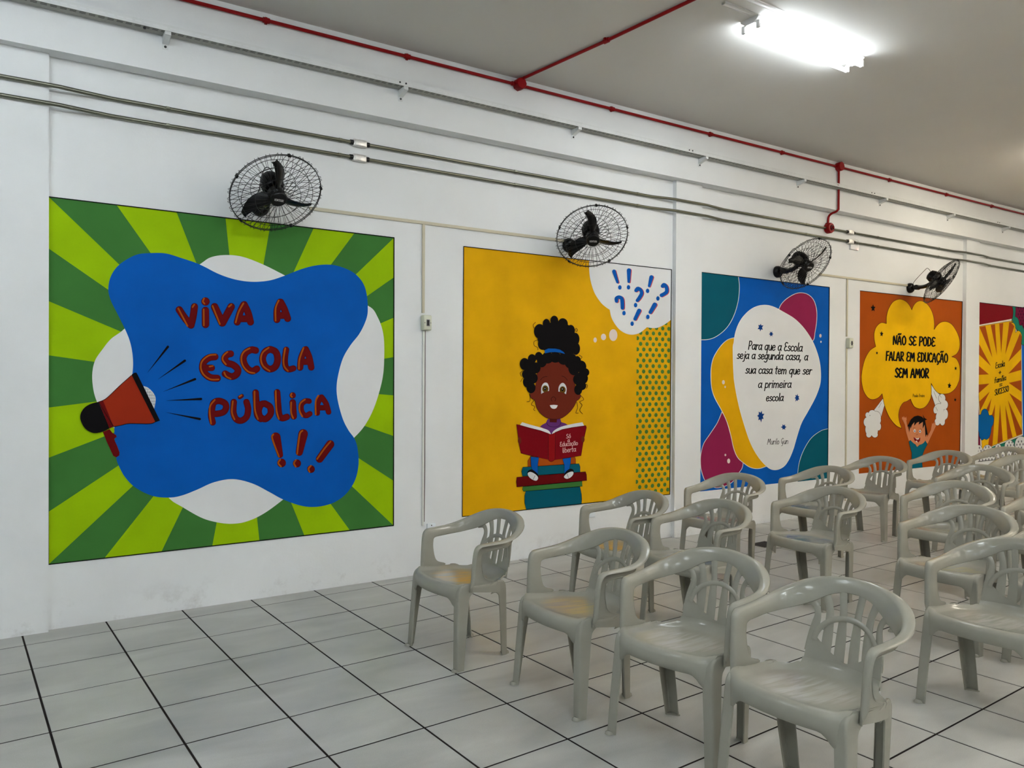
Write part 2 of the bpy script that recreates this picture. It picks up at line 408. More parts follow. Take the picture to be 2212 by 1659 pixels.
for n, x in enumerate(BRX):
    mb = MB()
    mb.box((x, YB-.002, TZ-.040), (.036, .004, .082))
    for s in (-1, 1):          # two cheeks of the folded arm
        xs = x+s*.017
        mb.add([(xs, YB-.004, TZ-.002), (xs, TY0+.004, TZ-.002), (xs, TY0+.004, TZ-.024), (xs, YB-.004, TZ-.052)], [(0, 1, 2, 3)])
        mb.add([(xs+s*.0015, YB-.004, TZ-.002), (xs+s*.0015, TY0+.004, TZ-.002), (xs+s*.0015, TY0+.004, TZ-.024), (xs+s*.0015, YB-.004, TZ-.052)], [(3, 2, 1, 0)])
    mb.add([(x-.017, TY0+.004, TZ-.024), (x+.017, TY0+.004, TZ-.024), (x+.017, YB-.004, TZ-.052), (x-.017, YB-.004, TZ-.052)], [(0, 1, 2, 3)])
    mb.box((x, TY0+.002, TZ-.012), (.036, .002, .022))
    b = mb.obj('bracket', GAL, tr)
    mb = MB(); mb.lathe([(.008, 0), (.008, .004), (.005, .007), (.001, .007)], 10, Matrix.Translation((x, YB-.004, TZ-.066)) @ Matrix.Rotation(math.pi/2, 4, 'X')); mb.obj('screw', SCREW, b)
for u, v in ((864, 177), (877, 180), (1489, 323), (1496, 325), (1883, 417), (1889, 419), (2155, 483), (2159, 484)):
    x = onY(u, v, TY0).x
    mb = MB(); mb.lathe([(.007, 0), (.007, .004), (.004, .006), (.001, .006)], 10, Matrix.Translation((x, TY0, TZ+.0195)) @ Matrix.Rotation(math.pi/2, 4, 'X')); mb.obj('flange_bolt', SCREW, tr)
x = onY(311, 55, (TY0+TY1)/2).x
MB().lathe([(.006, 0), (.009, .006), (.009, .012), (.001, .014)], 10, Matrix.Translation((x, TY0+.02, TZ-.014))).obj('hanging_bolt', SCREW, tr)

# ------------------------------------------------------------------ steel conduits
STEEL = mat('zinc_conduit', (104, 104, 92), .30, .5, metal=.9, noise=.10, nscale=4)
ZINCB = mat('cast_aluminium', (190, 188, 184), .35, .5, metal=.6, noise=.1, nscale=40)
BLK = mat('black_plastic', (14, 14, 15), .35, .4)
def conduit(z, lab, jx, boxm, clips):
    t = empty('steel_conduit', (0, 0, 0), 0, lab, 'conduit')
    yw, yp = YW-.020, YP-.016
    pts = [(X0, yw, z)]
    for a, b in PIL[:3]:
        if a > X0+.6: pts += [(a-.42, yw, z), (a-.30, yw, z), (a-.04, yp, z)]
        pts += [(a+.02, yp, z), (b-.02, yp, z), (b+.05, yp, z), (b+.34, yw, z), (b+.46, yw, z)]
    pts += [(X1-.9, yw, z)]
    seg = []; cur = []
    for p in pts: cur.append(p)
    # cut the run at the junction boxes
    runs = []; cur = [pts[0]]; js = sorted(jx)
    for p in pts[1:]:
        while js and js[0] < p[0]:
            q = cur[-1]; u = (js[0]-q[0])/(p[0]-q[0]); c = tuple(q[i]+u*(p[i]-q[i]) for i in range(3)); cur.append(c); runs.append(cur); cur = [c]; js.pop(0)
        cur.append(p)
    runs.append(cur)
    for r in runs: MB().tube(r, .0128, 14).obj('pipe', STEEL, t, 50)
    for x in jx:
        y = yw
        mb = MB(); mb.cbox((x, YW-.019, z), (.105, .038, .052), .006)
        b = mb.obj('junction_box', boxm, t, 30)
        mb = MB(); mb.cbox((x, YW-.040, z), (.085, .005, .044), .002)
        for sx in (-.036, .036): mb.cbox((x+sx, YW-.043, z+.012*(1 if sx > 0 else -1)), (.008, .004, .008), .001)
        mb.obj('lid', boxm, b, 30)
        mb = MB()
        for s in (-1, 1): mb.tube([(x+s*.05, y, z), (x+s*.075, y, z)], .0185, 12)
        mb.obj('gland', BLK if boxm is ZINCB else SCREW, b, 40)
    for x in clips:
        y = yw
        for a, b in PIL[:3]:
            if a-.04 < x < b+.05: y = yp
        mb = MB(); mb.tube([(x-.011, y, z), (x+.011, y, z)], .0148, 12); mb.box((x, y-.014, z+.004), (.02, .004, .012)); mb.obj('clip', STEEL, t, 40)
    for x in (.78, .98):   # couplings beyond the offset bend
        pass
    return t
def xc(l, Y=5.5): return [onY(u, v, Y).x for u, v in l]
jz = xc([(777, 306), (1837, 502)])
conduit(3.298, 'upper of the two steel conduits running along the wall above the fans', jz, ZINCB, xc([(362, 226), (735, 300), (1113, 368), (1377, 417), (1555, 448), (1742, 482), (1896, 512), (2028, 533), (2133, 552)]))
jl = xc([(776, 340), (1837, 522)])
conduit(3.188, 'lower of the two steel conduits running along the wall above the fans', jl, ZINCB, xc([(362, 267), (733, 334), (1113, 397), (1377, 444), (1552, 472), (1742, 506), (1896, 531), (2027, 552), (2137, 570)]))
# small sensor under the far junction boxes
p = onY(1843, 535, YW)
sn = empty('smoke_repeater', (p.x, YW, p.z), 0, 'small white box with a tiny red light below the conduit junction boxes', 'sensor')
MB().cbox((0, -.013, 0), (.17, .026, .055), .004).obj('case', WPL, sn, 30)
MB().cbox((.05, -.028, -.02), (.008, .004, .008), .001).obj('indicator_light', mat('red_led', (255, 90, 90), .4, .3, emit=(1, .12, .1), estr=2), sn)
MB().tube(cr([(-.005, -.02, .10), (.045, -.03, .09), (.065, -.028, .05), (.05, -.02, .02)], 5), .0025, 6).obj('cable', WPL, sn)

# ------------------------------------------------------------------ beige surface raceways, speed controllers, outlets
BEI = mat('beige_pvc', (178, 172, 152), .45, .35)
CTL = mat('controller_pvc', (178, 180, 162), .4, .35)
def raceway(lab, ua, ub, um, utop, ubox, ubot, dark=False):
    a = onY(*ua); b = onY(*ub); m = onY(*um); z = (a.z+b.z)/2
    t = empty('cable_raceway', (m.x, YW, z), 0, lab, 'raceway')
    def bar(n, p, q, w, d, mm):
        c = ((p[0]+q[0])/2-m.x, -d/2, (p[1]+q[1])/2-z); return MB().cbox(c, (max(w, abs(p[0]-q[0])), d, max(w, abs(p[1]-q[1]))), .002).obj(n, mm, t, 30)
    bar('horizontal_duct', (a.x, z), (b.x, z), .024, .014, BEI)
    zb = onY(*ubox).z
    bar('vertical_duct', (m.x, z-.012), (m.x, zb+.075), .022, .014, BEI)
    return t, m, z, zb
t, m, z, zb = raceway('beige cable raceway between the first and second fans with its branch down', (668, 456), (1228, 517), (914, 486), None, (918, 697), None)
def controller(x, zc, lab):
    c = empty('fan_speed_controller', (x, YW, zc), 0, lab, 'switch box')
    MB().cbox((0, -.024, 0), (.075, .048, .118), .007).obj('box', CTL, c, 30)
    MB().cbox((0, -.0505, 0), (.068, .006, .108), .003).obj('cover', mat('controller_cover', (188, 190, 174), .4, .35), c, 30)
    MB().cbox((.003, -.0545, -.002), (.030, .003, .052), .001).obj('bezel', mat('grey_bezel', (110, 108, 112), .4, .4), c)
    MB().cbox((.001, -.0565, -.002), (.018, .003, .042), .001).obj('slider_slot', BLK, c)
    mb = MB()
    for s in (-1, 1): mb.cbox((s*.026, -.0545, -.002), (.006, .002, .006), .0008)
    mb.obj('screw', SCREW, c)
    return c
p = onY(918, 697, YW-.03); controller(m.x+.018, p.z, 'beige fan speed controller between the green and the yellow mural')
q = onY(926, 1134)
mb = MB(); mb.cbox((.006, -.006, (p.z-.06-z+q.z-z)/2), (.017, .012, abs(p.z-.06-q.z)), .002); mb.obj('lower_duct', mat('white_pvc', (196, 196, 190), .45, .35), t, 30)
mb = MB(); mb.tube([(.020, -.004, p.z-.06-z), (.022, -.004, (p.z-z-1.2)), (.019, -.004, q.z-z+.03)], .003, 6); mb.obj('dark_cable', mat('brown_cable', (70, 42, 40), .5, .3), t)
def outlet(u, v, lab):
    p = onY(u, v); c = empty('outlet_plate', (p.x, YW, p.z), 0, lab, 'outlet')
    MB().cbox((0, -.009, 0), (.075, .018, .075), .005).obj('plate', mat('outlet_white', (200, 206, 212), .35, .4), c, 30)
    mb = MB(); mb.lathe([(.005, 0), (.005, .002), (.001, .002)], 8, Matrix.Translation((0, -.018, .022)) @ Matrix.Rotation(math.pi/2, 4, 'X')); mb.obj('socket_hole', SCREW, c)
outlet(930, 1140, 'white outlet box low on the wall below the controller, beside the first chair')
outlet(1277, 1108, 'white outlet box low on the wall under the yellow mural behind a chair')
t, m, z, zb = raceway('beige cable raceway between the third and fourth fans with its branch down', (1768, 594), (1962, 616), (1829, 599), None, (1833, 741), None)
p = onY(1834, 741, YW-.03); controller(m.x+.03, p.z, 'beige fan speed controller between the blue and the orange mural')
q = onY(1823, 1010)
mb = MB(); mb.cbox((.0, -.007, (p.z-.06-z+.12-z)/2), (.02, .014, abs(p.z-.06-.12)), .002); mb.obj('lower_duct', BEI, t, 30)
# ------------------------------------------------------------------ wall fans
FBL = mat('fan_black', (5, 5, 6), .3, .3)
WIRE = mat('cage_wire', (16, 15, 16), .35, .5)
def fan_meshes():
    R = .30; G = {}
    def dome(r, h, z0): return z0+h*math.sqrt(max(0, 1-(r/R)**2))**1.3
    for nm, sgn, h in (('front_guard', 1, .055), ('rear_guard', -1, .075)):
        mb = MB(); n = 26
        for i in range(n):
            a0 = 2*math.pi*i/n
            for tw in (-1, 1):
                pts = []
                for k in range(9):
                    s = k/8; r = .052+(R+.012-.052)*s
                    if k == 8: r = R+.014
                    a = a0+tw*(.17*math.sin(s*math.pi*.5)-.085+(.09*math.sin(s*6.28)*.3))
                    pts.append((r*math.cos(a), r*math.sin(a), sgn*dome(min(r, R), h, .004)))
                mb.tube(pts,   .0015, 4, caps=False)
        for r in (.055, .15, .235):
            mb.tube([(r*math.cos(a), r*math.sin(a), sgn*dome(r, h, .006)) for a in [2*math.pi*k/40 for k in range(40)]], .0018, 5, closed=True)
        G[nm] = mb.mesh(nm, WIRE, 60)
    mb = MB()
    for z in (-.006, .006): mb.tube([(R*math.cos(a), R*math.sin(a), z) for a in [2*math.pi*k/64 for k in range(64)]], .0028, 6, closed=True)
    G['rim'] = mb.mesh('rim', WIRE, 60)
    mb = MB(); mb.cbox((R, 0, 0), (.014, .02, .024), .002); G['guard_clip'] = mb.mesh('guard_clip', FBL)
    mb = MB(); mb.lathe([(.052, .040), (.056, .045), (.056, .060), (.050, .068), (.001, .070)], 28); G['badge'] = mb.mesh('badge', FBL, 35)
    mb = MB(); mb.lathe([(.03, -.03), (.05, -.028), (.055, -.02), (.055, .02), (.045, .034), (.001, .038)], 24); G['hub'] = mb.mesh('hub', FBL, 35)
    rows = []
    for k in range(13):       # scimitar blade
        s = k/12; r = .045+.215*s; ch = .042+.056*math.sin(math.pi*min(1, s*1.02)**.85)*(1-.25*s)
        sweep = .30*s*s; pitch = math.radians(42-14*s); row = []
        for c in range(6):
            q = (c/5-.5)*ch; a = sweep+q*math.cos(pitch)/r; z = q*math.sin(pitch)+.012*math.cos((c/5-.5)*math.pi)
            row.append((r*math.cos(a), r*math.sin(a), z))
        rows.append(row)
    G['blade'] = MB().grid(rows, .003).mesh('blade', FBL, 50)
    mb = MB(); mb.lathe([(.03, -.035), (.062, -.045), (.07, -.06), (.072, -.13), (.062, -.165), (.04, -.178), (.001, -.18)], 24)
    for k in range(12):
        a = 2*math.pi*k/12; mb.box((.071*math.cos(a), .071*math.sin(a), -.095), (.006, .012, .07), Matrix.Rotation(a, 3, 'Z'))
    G['motor_housing'] = mb.mesh('motor_housing', FBL, 35)
    mb = MB(); mb.lathe([(.062, 0), (.065, .005), (.063, .03), (.05, .048), (.03, .058), (.001, .06)], 28, Matrix.Rotation(math.pi/2, 4, 'X')); G['wall_mount'] = mb.mesh('wall_mount', FBL, 35)
    return G
FG = fan_meshes(); FANS = []
FDATA = [((1.55, 5.181, 2.765), -83, -47.3, (1.535, 2.735), 94, 'black cage fan above the green mural, nearest fan'),
         ((4.196, 5.123, 2.748), -117.5, -42.9, (4.245, 2.733), 93, 'black cage fan over the top edge of the yellow mural'),
         ((7.08, 5.127, 2.764), -97.4, -38.2, (7.116, 2.728), 40, 'black cage fan over the top edge of the blue mural'),
         ((9.686, 5.084, 2.766), -77, -36, (9.733, 2.73), 75, 'black cage fan over the orange mural, seen almost edge on')]
for n, (c, az, el, mt, ang, lab) in enumerate(FDATA):
    t = empty('wall_fan', (mt[0], YW, mt[1]), 0, lab, 'fan', 'wall fans above the murals')
    az, el = math.radians(az), math.radians(el)
    nz = Vector((math.cos(el)*math.cos(az), math.cos(el)*math.sin(az), math.sin(el))); rx = nz.cross(Vector((0, 0, 1))).normalized(); ry = nz.cross(rx)
    # local x = right as seen, y = up
    if ry.z < 0: ry = -ry; rx = -rx
    if rx.cross(ry).dot(nz) < 0: rx = -rx
    Mh = Matrix((rx, ry, nz)).transposed().to_4x4(); Mh.translation = Vector(c)-Vector((mt[0], YW, mt[1]))
    def put(nm, L=Matrix.Identity(4), par=t):
        o = link(nm, FG[nm], par); o.matrix_local = Mh @ L; return o
    put('front_guard'); put('rear_guard'); put('rim'); put('badge'); put('hub'); put('motor_housing')
    for k in range(3): put('blade', Matrix.Rotation(math.radians(ang+120*k), 4, 'Z'))
    for k in range(5): put('guard_clip', Matrix.Rotation(math.radians(20+72*k), 4, 'Z'))
    link('wall_mount', FG['wall_mount'], t)
    pm = Mh @ Vector((0, -.01, -.11)); mb = MB()
    low = Vector((pm.x*.6, pm.y*.62-.02, .0))
    mb.tube(cr([(0, -.04, 0), (0, -.10, 0), low, pm+Vector((0, 0, -.045)), pm], 4), [.024]*13+[.024, .022, .02, .02], 12)
    mb.lathe([(.032, -.03), (.032, .03), (.001, .031)], 14, Matrix.Translation((0, -.105, 0)) @ Matrix.Rotation(math.pi/2, 4, 'Y'))
    mb.obj('swivel_arm', FBL, t, 45)
    mb = MB(); b = Mh @ Vector((.02, .03, -.175)); mb.tube(cr([b, b+Vector((-.02, .03, .05)), b+Vector((-.05, .05, .03)), (-.03, -.09, .08), (-.01, -.05, .02)], 5), .003, 6); mb.obj('power_cord', FBL, t, 60)
    FANS.append((t, Mh))
# ------------------------------------------------------------------ moulded plastic armchairs
def plastic(name, rgb=(158, 155, 143)):
    m = mat(name, rgb, .16, .5, noise=.05, nscale=7, k=PK)
    return m
PL = plastic('chair_plastic')
def seat_mat(name, worn, amt, sc=1.0):
    """moulded plastic with a rubbed, streaky stain on the middle of the seat"""
    m = plastic(name); N = m.node_tree.nodes; L = m.node_tree.links; b = N['Principled BSDF']
    old = b.inputs['Base Color'].links[0].from_socket
    tc = N.new('ShaderNodeTexCoord'); mp = N.new('ShaderNodeMapping'); mp.inputs['Scale'].default_value = (3.5, 38, 1)
    L.new(tc.outputs['Object'], mp.inputs[0]); t = N.new('ShaderNodeTexNoise'); t.inputs['Scale'].default_value = 1; t.inputs['Detail'].default_value = 6; t.inputs['Distortion'].default_value = .9
    L.new(mp.outputs[0], t.inputs['Vector'])
    r = N.new('ShaderNodeMapRange'); r.inputs[1].default_value = .43; r.inputs[2].default_value = .60; L.new(t.outputs['Fac'], r.inputs[0])
    mp2 = N.new('ShaderNodeMapping'); mp2.inputs['Location'].default_value = (-.17*5.6, 0, 0); mp2.inputs['Scale'].default_value = (5.6, 5.2, 0); L.new(tc.outputs['Object'], mp2.inputs[0])
    ln = N.new('ShaderNodeVectorMath'); ln.operation = 'LENGTH'; L.new(mp2.outputs[0], ln.inputs[0])
    r2 = N.new('ShaderNodeMapRange'); r2.interpolation_type = 'SMOOTHSTEP'; r2.inputs[1].default_value = 1.02; r2.inputs[2].default_value = .62; L.new(ln.outputs['Value'], r2.inputs[0])
    mu = N.new('ShaderNodeMath'); mu.operation = 'MULTIPLY'; L.new(r.outputs[0], mu.inputs[0]); L.new(r2.outputs[0], mu.inputs[1])
    m3 = N.new('ShaderNodeMath'); m3.operation = 'MULTIPLY'; L.new(mu.outputs[0], m3.inputs[0]); m3.inputs[1].default_value = amt
    mx = N.new('ShaderNodeMixRGB'); mx.inputs[2].default_value = alb(worn, PK); L.new(m3.outputs[0], mx.inputs[0]); L.new(old, mx.inputs[1]); L.new(mx.outputs[0], b.inputs['Base Color'])
    return m
SM = {'ochre': seat_mat('seat_ochre', (186, 156, 100), .8), 'straw': seat_mat('seat_straw', (178, 168, 126), .8), 'blue': seat_mat('seat_blue', (104, 122, 146), .8),
      'rust': seat_mat('seat_rust', (178, 132, 110), .75), 'pale': seat_mat('seat_pale', (182, 178, 168), .8), 'red': seat_mat('seat_red', (178, 116, 112), .7)}
# rim: outer top line P, inner plate edge Q, flange width
KEY = [((.066, .2525, .408), (.16, .2515, .408), .004), ((.067, .252, .425), (.20, .250, .425), .012), ((.070, .251, .441), (.232, .249, .440), .020), ((.073, .2515, .462), (.180, .248, .460), .025), ((.075, .252, .49), (.158, .249, .490), .026), ((.080, .254, .56), (.147, .251, .55), .027),
       ((.086, .256, .61), (.149, .253, .585), .028), ((.095, .257, .638), (.153, .254, .600), .031), ((.114, .258, .654), (.165, .254, .608), .034), ((.142, .260, .658), (.188, .255, .611), .036),
       ((.20, .263, .661), (.225, .256, .613), .037), ((.27, .265, .666), (.28, .257, .616), .038), ((.335, .258, .680), (.33, .247, .621), .040), ((.385, .238, .703), (.370, .222, .632), .042),
       ((.425, .205, .728), (.403, .187, .646), .042), ((.455, .160, .750), (.433, .143, .668), .038), ((.475, .105, .764), (.457, .092, .700), .033), ((.486, .050, .771), (.470, .045, .716), .029), ((.489, 0, .773), (.474, 0, .720), .028)]
def rim_rows(keys):
    P = cr([k[0] for k in keys], 4); Q = cr([k[1] for k in keys], 4); W = cr([(k[2], 0) for k in keys], 4)
    rows = []; n = len(P)
    for i in range(n):
        a, b = P[max(i-1, 0)], P[min(i+1, n-1)]; tt = (b-a); pl = Vector((tt.x, tt.y, 0))
        rows.append((P[i], Q[i], W[i].x, pl))
    return rows
full = KEY+[((p[0], -p[1], p[2]), (q[0], -q[1], q[2]), w) for p, q, w in reversed(KEY[:-1])]
RR_ = rim_rows(full)
def outward(i):
    P = RR_[i][0]; n = len(RR_)
    if P.z < .655 and P.x < .13: return Vector((0, 1 if P.y > 0 else -1, 0))
    a, b = RR_[max(i-2, 0)][0], RR_[min(i+2, n-1)][0]; t = Vector((b.x-a.x, b.y-a.y, 0)).normalized()
    o = Vector((-t.y, t.x, 0)); c = Vector((P.x-.2, P.y, 0))
    if o.dot(c) < 0: o = -o
    return o
def rim_sheet(i0, i1):
    rows = []
    for i in range(i0, i1+1):
        P, Q, w, _ = RR_[i]; o = outward(i); h = (Q-P); d = h.length; h.normalize(); r = .013
        row = [P+o*w+h*.012, P+o*(w-.003)+h*.005, P+o*(w*.72)+h*.0015, P+o*r]
        for k in range(1, 6):
            a = math.pi/2*k/5; row.append(P+o*(r-r*math.sin(a))+h*(r-r*math.cos(a)))
        for k in (.35, .55, .75, .9): row.append(P+h*d*k+o*(-.004*math.sin(k*math.pi)))
        row.append(P+h*(d-.002)+o*.0); row.append(P+h*d+o*.004)
        rows.append(row)
    return MB().grid(rows, .0045)
NR = len(RR_); ia = 4*13; ib = NR-1-ia
CHM = {}
CHM['armrest'] = rim_sheet(0, ia).mesh('armrest', PL, 50)
CHM['armrest2'] = rim_sheet(ib, NR-1).mesh('armrest', PL, 50)
def S(s, z, off=0):
    return Vector((.415+.205*(z-.43)-1.15*s*s+off, s, z))
def ribbon(mb, pts, w, off=0, th=.006, n=5):
    C2 = cr([Vector((a, b)) for a, b in pts], n); W = cr([Vector((x, 0)) for x in w], n) if isinstance(w, (list, tuple)) else [Vector((w, 0))]*len(C2)
    rows = []
    for i, c in enumerate(C2):
        t = (C2[min(i+1, len(C2)-1)]-C2[max(i-1, 0)]).normalized(); nn = Vector((-t.y, t.x)); row = []
        for k in range(5):
            q = (k/4-.5); p = c+nn*(q*W[i].x); row.append(S(p.x, p.y, off+.004*(q*2)**2))
        rows.append(row)
    mb.grid(rows, th)
mb = rim_sheet(ia, ib)
def zb(s): return .460+.090*(abs(s)/.14)**1.5
rows = []
for i in range(9):
    row = []
    for j in range(25):
        s = (j/24*2-1)*(.160-.012*i/8); top = min(zb(s), .555); row.append(S(s, .415+(top-.415)*i/8))
    rows.append(row)
mb.grid(rows, .005)
CHM['backrest'] = mb.mesh('backrest', PL, 50)
SL = []
for sg in (-1, 1):
    m1 = MB(); ribbon(m1, [(sg*.143, .475), (sg*.137, .53), (sg*.130, .58), (sg*.126, .612), (sg*.131, .640), (sg*.149, .661), (sg*.182, .664)], [.034, .034, .029, .023, .021, .025, .04]); SL.append(m1.mesh('slat', PL, 50))
    m1 = MB(); ribbon(m1, [(sg*.029, .452), (sg*.029, .54), (sg*.030, .60), (sg*.031, .65), (sg*.041, .725)], [.040, .038, .030, .026, .028]); SL.append(m1.mesh('slat', PL, 50))
    m1 = MB(); ribbon(m1, [(sg*.083, .475), (sg*.081, .54), (sg*.080, .60), (sg*.085, .65), (sg*.104, .705)], [.038, .037, .030, .026, .030]); SL.append(m1.mesh('slat', PL, 50))
m1 = MB(); ribbon(m1, [(.128*math.cos(a), .515+.108*math.sin(a)) for a in [math.radians(4+172*k/16) for k in range(17)]], .018, -.005, .007, 2); CHM['arch'] = m1.mesh('arch', PL, 50)
# seat
def hw(x):
    K = [(-.05, .236), (.02, .240), (.06, .248), (.12, .252), (.20, .252), (.25, .244), (.29, .222), (.315, .203), (.34, .185), (.375, .168), (.40, .160), (.42, .158)]
    for a, b in zip(K, K[1:]):
        if x <= b[0]: return a[1]+(b[1]-a[1])*max(0, (x-a[0])/(b[0]-a[0]))
    return K[-1][1]
SR = [(-.004, .372, 1), (-.012, .385, 1), (-.012, .402, 1), (-.010, .420, 1), (-.002, .433, 1), (.012, .439, 1), (.03, .439, 1), (.06, .436, .7), (.10, .431, .4), (.15, .426, .2), (.20, .422, 0), (.25, .419, 0), (.29, .417, 0), (.33, .416, 0), (.36, .417, 0), (.385, .422, 0), (.400, .430, 0), (.409, .440, 0), (.414, .452, 0)]
rows = []
for x, z, fr in SR:
    row = []
    for j in range(33):
        v = j/32*2-1; w = hw(max(x, -.04)); y = v*w; xx = x; zz = z
        if fr: xx += .018*fr; xx -= fr*.040*(1-(y/.24)**2)
        if x > .30: xx -= (x-.30)/.11*1.15*y*y
        ed = max(0, abs(v)-.80)/.20
        if x > .02 and x < .40: zz += -.006*(1-v*v)+.012*math.sin(ed*math.pi/2)
        if x < 0 and z < .40 and abs(y) > .15: zz -= .05*min(1, ((abs(y)-.15)/.055))**2
        if x < .01 and abs(y) > .20: xx += .012*min(1, (abs(y)-.20)/.02)
        # moulded scallops near the front edge
        if .04 < x < .11: zz += .0012*math.cos(y*2*math.pi/.032)
        row.append((xx, y, zz))
    rows.append(row)
CHM['seat'] = MB().grid(rows, .0055).mesh('seat', PL, 55)
# legs with folded (L) section, side aprons
def lsheet(P, Q, o, w, n=4):
    P = cr(P, n); Q = cr(Q, n); rows = []; W = [v.x for v in cr([(a, 0) for a in w], n)]
    for p, q, w in zip(P, Q, W):
        h = (q-p); d = h.length; h.normalize(); r = .008; oo = Vector(o)
        row = [p+oo*w+h*.006, p+oo*(w-.002)+h*.001, p+oo*(w*.5), p+oo*r]
        for k in range(1, 5):
            a = math.pi/2*k/4; row.append(p+oo*(r-r*math.sin(a))+h*(r-r*math.cos(a)))
        for k in (.4, .7): row.append(p+h*d*k)
        row += [p+h*(d-.001), p+h*d+oo*.004]; rows.append(row)
    return rows
def leg(front, sg):
    """outer plate in the side plane, second face turned inwards"""
    mb = MB()
    if front:
        P = [(-.014, .268*sg, 0), (-.006, .258*sg, .18), (.002, .248*sg, .33), (.006, .244*sg, .395), (.012, .243*sg, .422), (.026, .243*sg, .439), (.05, .244*sg, .446), (.085, .247*sg, .4465)]
        Q = [(.024, .268*sg, 0), (.046, .258*sg, .18), (.066, .248*sg, .33), (.074, .246*sg, .372), (.086, .247*sg, .390), (.098, .248*sg, .399), (.112, .249*sg, .402), (.13, .251*sg, .402)]
        fl = .043; W = [.043, .044, .045, .036, .022, .012, .006, .006]
    else:
        P = [(.360, .200*sg, 0), (.348, .212*sg, .15), (.334, .226*sg, .33), (.329, .230*sg, .385), (.321, .233*sg, .412), (.305, .236*sg, .430), (.280, .241*sg, .436), (.262, .245*sg, .436)]
        Q = [(.327, .200*sg, 0), (.307, .212*sg, .15), (.286, .226*sg, .33), (.274, .231*sg, .360), (.260, .235*sg, .370), (.246, .238*sg, .373), (.234, .241*sg, .373), (.216, .246*sg, .373)]
        fl = .056; W = [.050, .054, .056, .045, .025, .012, .006, .006]
    mb.grid(lsheet(P, Q, (0, -sg, 0), W), .0045)
    fx, fy, dx = P[0][0], P[0][1], Q[0][0]-P[0][0]; fw = fl
    v = [(fx, fy, 0), (fx+dx, fy, 0), (fx+dx*.3, fy-sg*fw*.9, 0), (fx, fy-sg*fw, 0)]; v += [(a, b, .006) for a, b, _ in v]
    mb.add(v, [(0, 1, 2, 3), (4, 5, 6, 7), (0, 1, 5, 4), (1, 2, 6, 5), (2, 3, 7, 6), (3, 0, 4, 7)])
    k = -1 if front else 1
    mb.tube([(fx+k*.006, fy-sg*fw*.4, .0005), (fx+k*.006, fy-sg*fw*.4, .007), (fx+k*.004, fy-sg*fw*.4, .012)], [.0195, .018, .012], 16)
    return mb.mesh('leg', PL, 45)
LEGS = [leg(f, s) for f in (True, False) for s in (-1, 1)]
def apron(sg):
    rows = []
    for i in range(15):
        x = .085+.195*i/14; y = (hw(x)+.001)*sg if x > .2 else (.2455-.0*(x))*sg
        y = sg*(.2535-.014*max(0, (x-.18)/.10)**1.3); u = i/14
        zt = .434-.003*math.sin(u*math.pi); zl = .404-.031*u
        rows.append([(x, y-sg*.020, zt-.004), (x, y-sg*.008, zt-.001), (x, y-sg*.003, zt)]+[(x, y, zt-.004+(zl-zt+.004)*k/4) for k in range(5)])
    return MB().grid(rows, .0045).mesh('side_apron', PL, 45)
APR = [apron(-1), apron(1)]
def make_chair():
    t = empty('plastic_armchair', (0, 0, 0), 0, '-', 'chair', 'grey plastic armchairs set out in rows')
    b = link('backrest', CHM['backrest'], t)
    for s in SL: link('slat', s, b)
    link('arch', CHM['arch'], b)
    s = link('seat', CHM['seat'], t); s.material_slots[0].link = 'OBJECT'; s.material_slots[0].material = SM['ochre']
    link('armrest', CHM['armrest'], t); link('armrest', CHM['armrest2'], t)
    for a in APR: link('side_apron', a, t)
    for l in LEGS: link('leg', l, t)
    return t
CHAIRS = [
 (2.027, 3.836, 3.4, 'ochre', 'front row armchair nearest the mural wall, ochre worn seat, left of all other chairs'),
 (2.215, 3.030, 0.9, 'straw', 'front row armchair second from the mural wall, straw coloured streaks on its seat'),
 (2.300, 2.350, 10, 'pale', 'front row armchair overlapped on its right by the nearest chair, pale streaked seat'),
 (2.304, 1.759, 3.3, 'pale', 'large nearest armchair at the bottom of the photo, faint grey streaks on its seat'),
 (3.309, 4.016, -4, 'ochre', 'armchair in the second row nearest the wall, under the yellow mural by the low outlet'),
 (3.453, 3.433, 0.2, 'blue', 'armchair in the second row just behind the third front chair, faint blue seat marks'),
 (3.733, 1.789, 1.1, 'pale', 'armchair cut by the right edge with clean glossy seat, right of the nearest chair'),
 (4.680, 4.265, 9.7, 'red', 'armchair with red streaked seat in front of the lower left corner of the blue mural'),
 (4.638, 3.430, -1.8, 'blue', 'armchair with blue streaks on its seat standing alone in the middle aisle of the photo'),
 (4.623, 2.455, -1.0, 'straw', 'armchair with yellow spots on its seat right behind the chair cut by the right edge'),
 (4.684, 1.829, 4, 'pale', 'armchair at the right edge of which only rear legs show between nearer chairs'),
 (5.829, 4.283, -1.7, 'blue', 'armchair under the right half of the blue mural with a blue seat patch'),
 (5.757, 3.068, 5.5, 'straw', 'armchair in the right group directly behind the one with yellow spots'),
 (5.859, 2.395, 4, 'rust', 'armchair at the right edge of which only one armrest and front leg show'),
 (7.102, 4.510, 3.7, 'rust', 'armchair in front of the left part of the orange mural, all four legs in view'),
 (7.162, 3.537, 9, 'pale', 'armchair third from the front in the right group, below the fifth mural'),
 (7.250, 2.900, 5, 'straw', 'armchair at the right edge with a yellowish seat seen through nearer chairs'),
 (8.408, 4.547, 0.1, 'rust', 'armchair in front of the right part of the orange mural with a rust seat patch'),
 (8.613, 3.763, 12, 'pale', 'armchair at the right edge in front of the last row, only its back in view'),
 (9.508, 4.384, 5.2, 'pale', 'farthest armchair, its back against the dotted foot of the fifth mural'),
]
proto = make_chair(); kids_index()
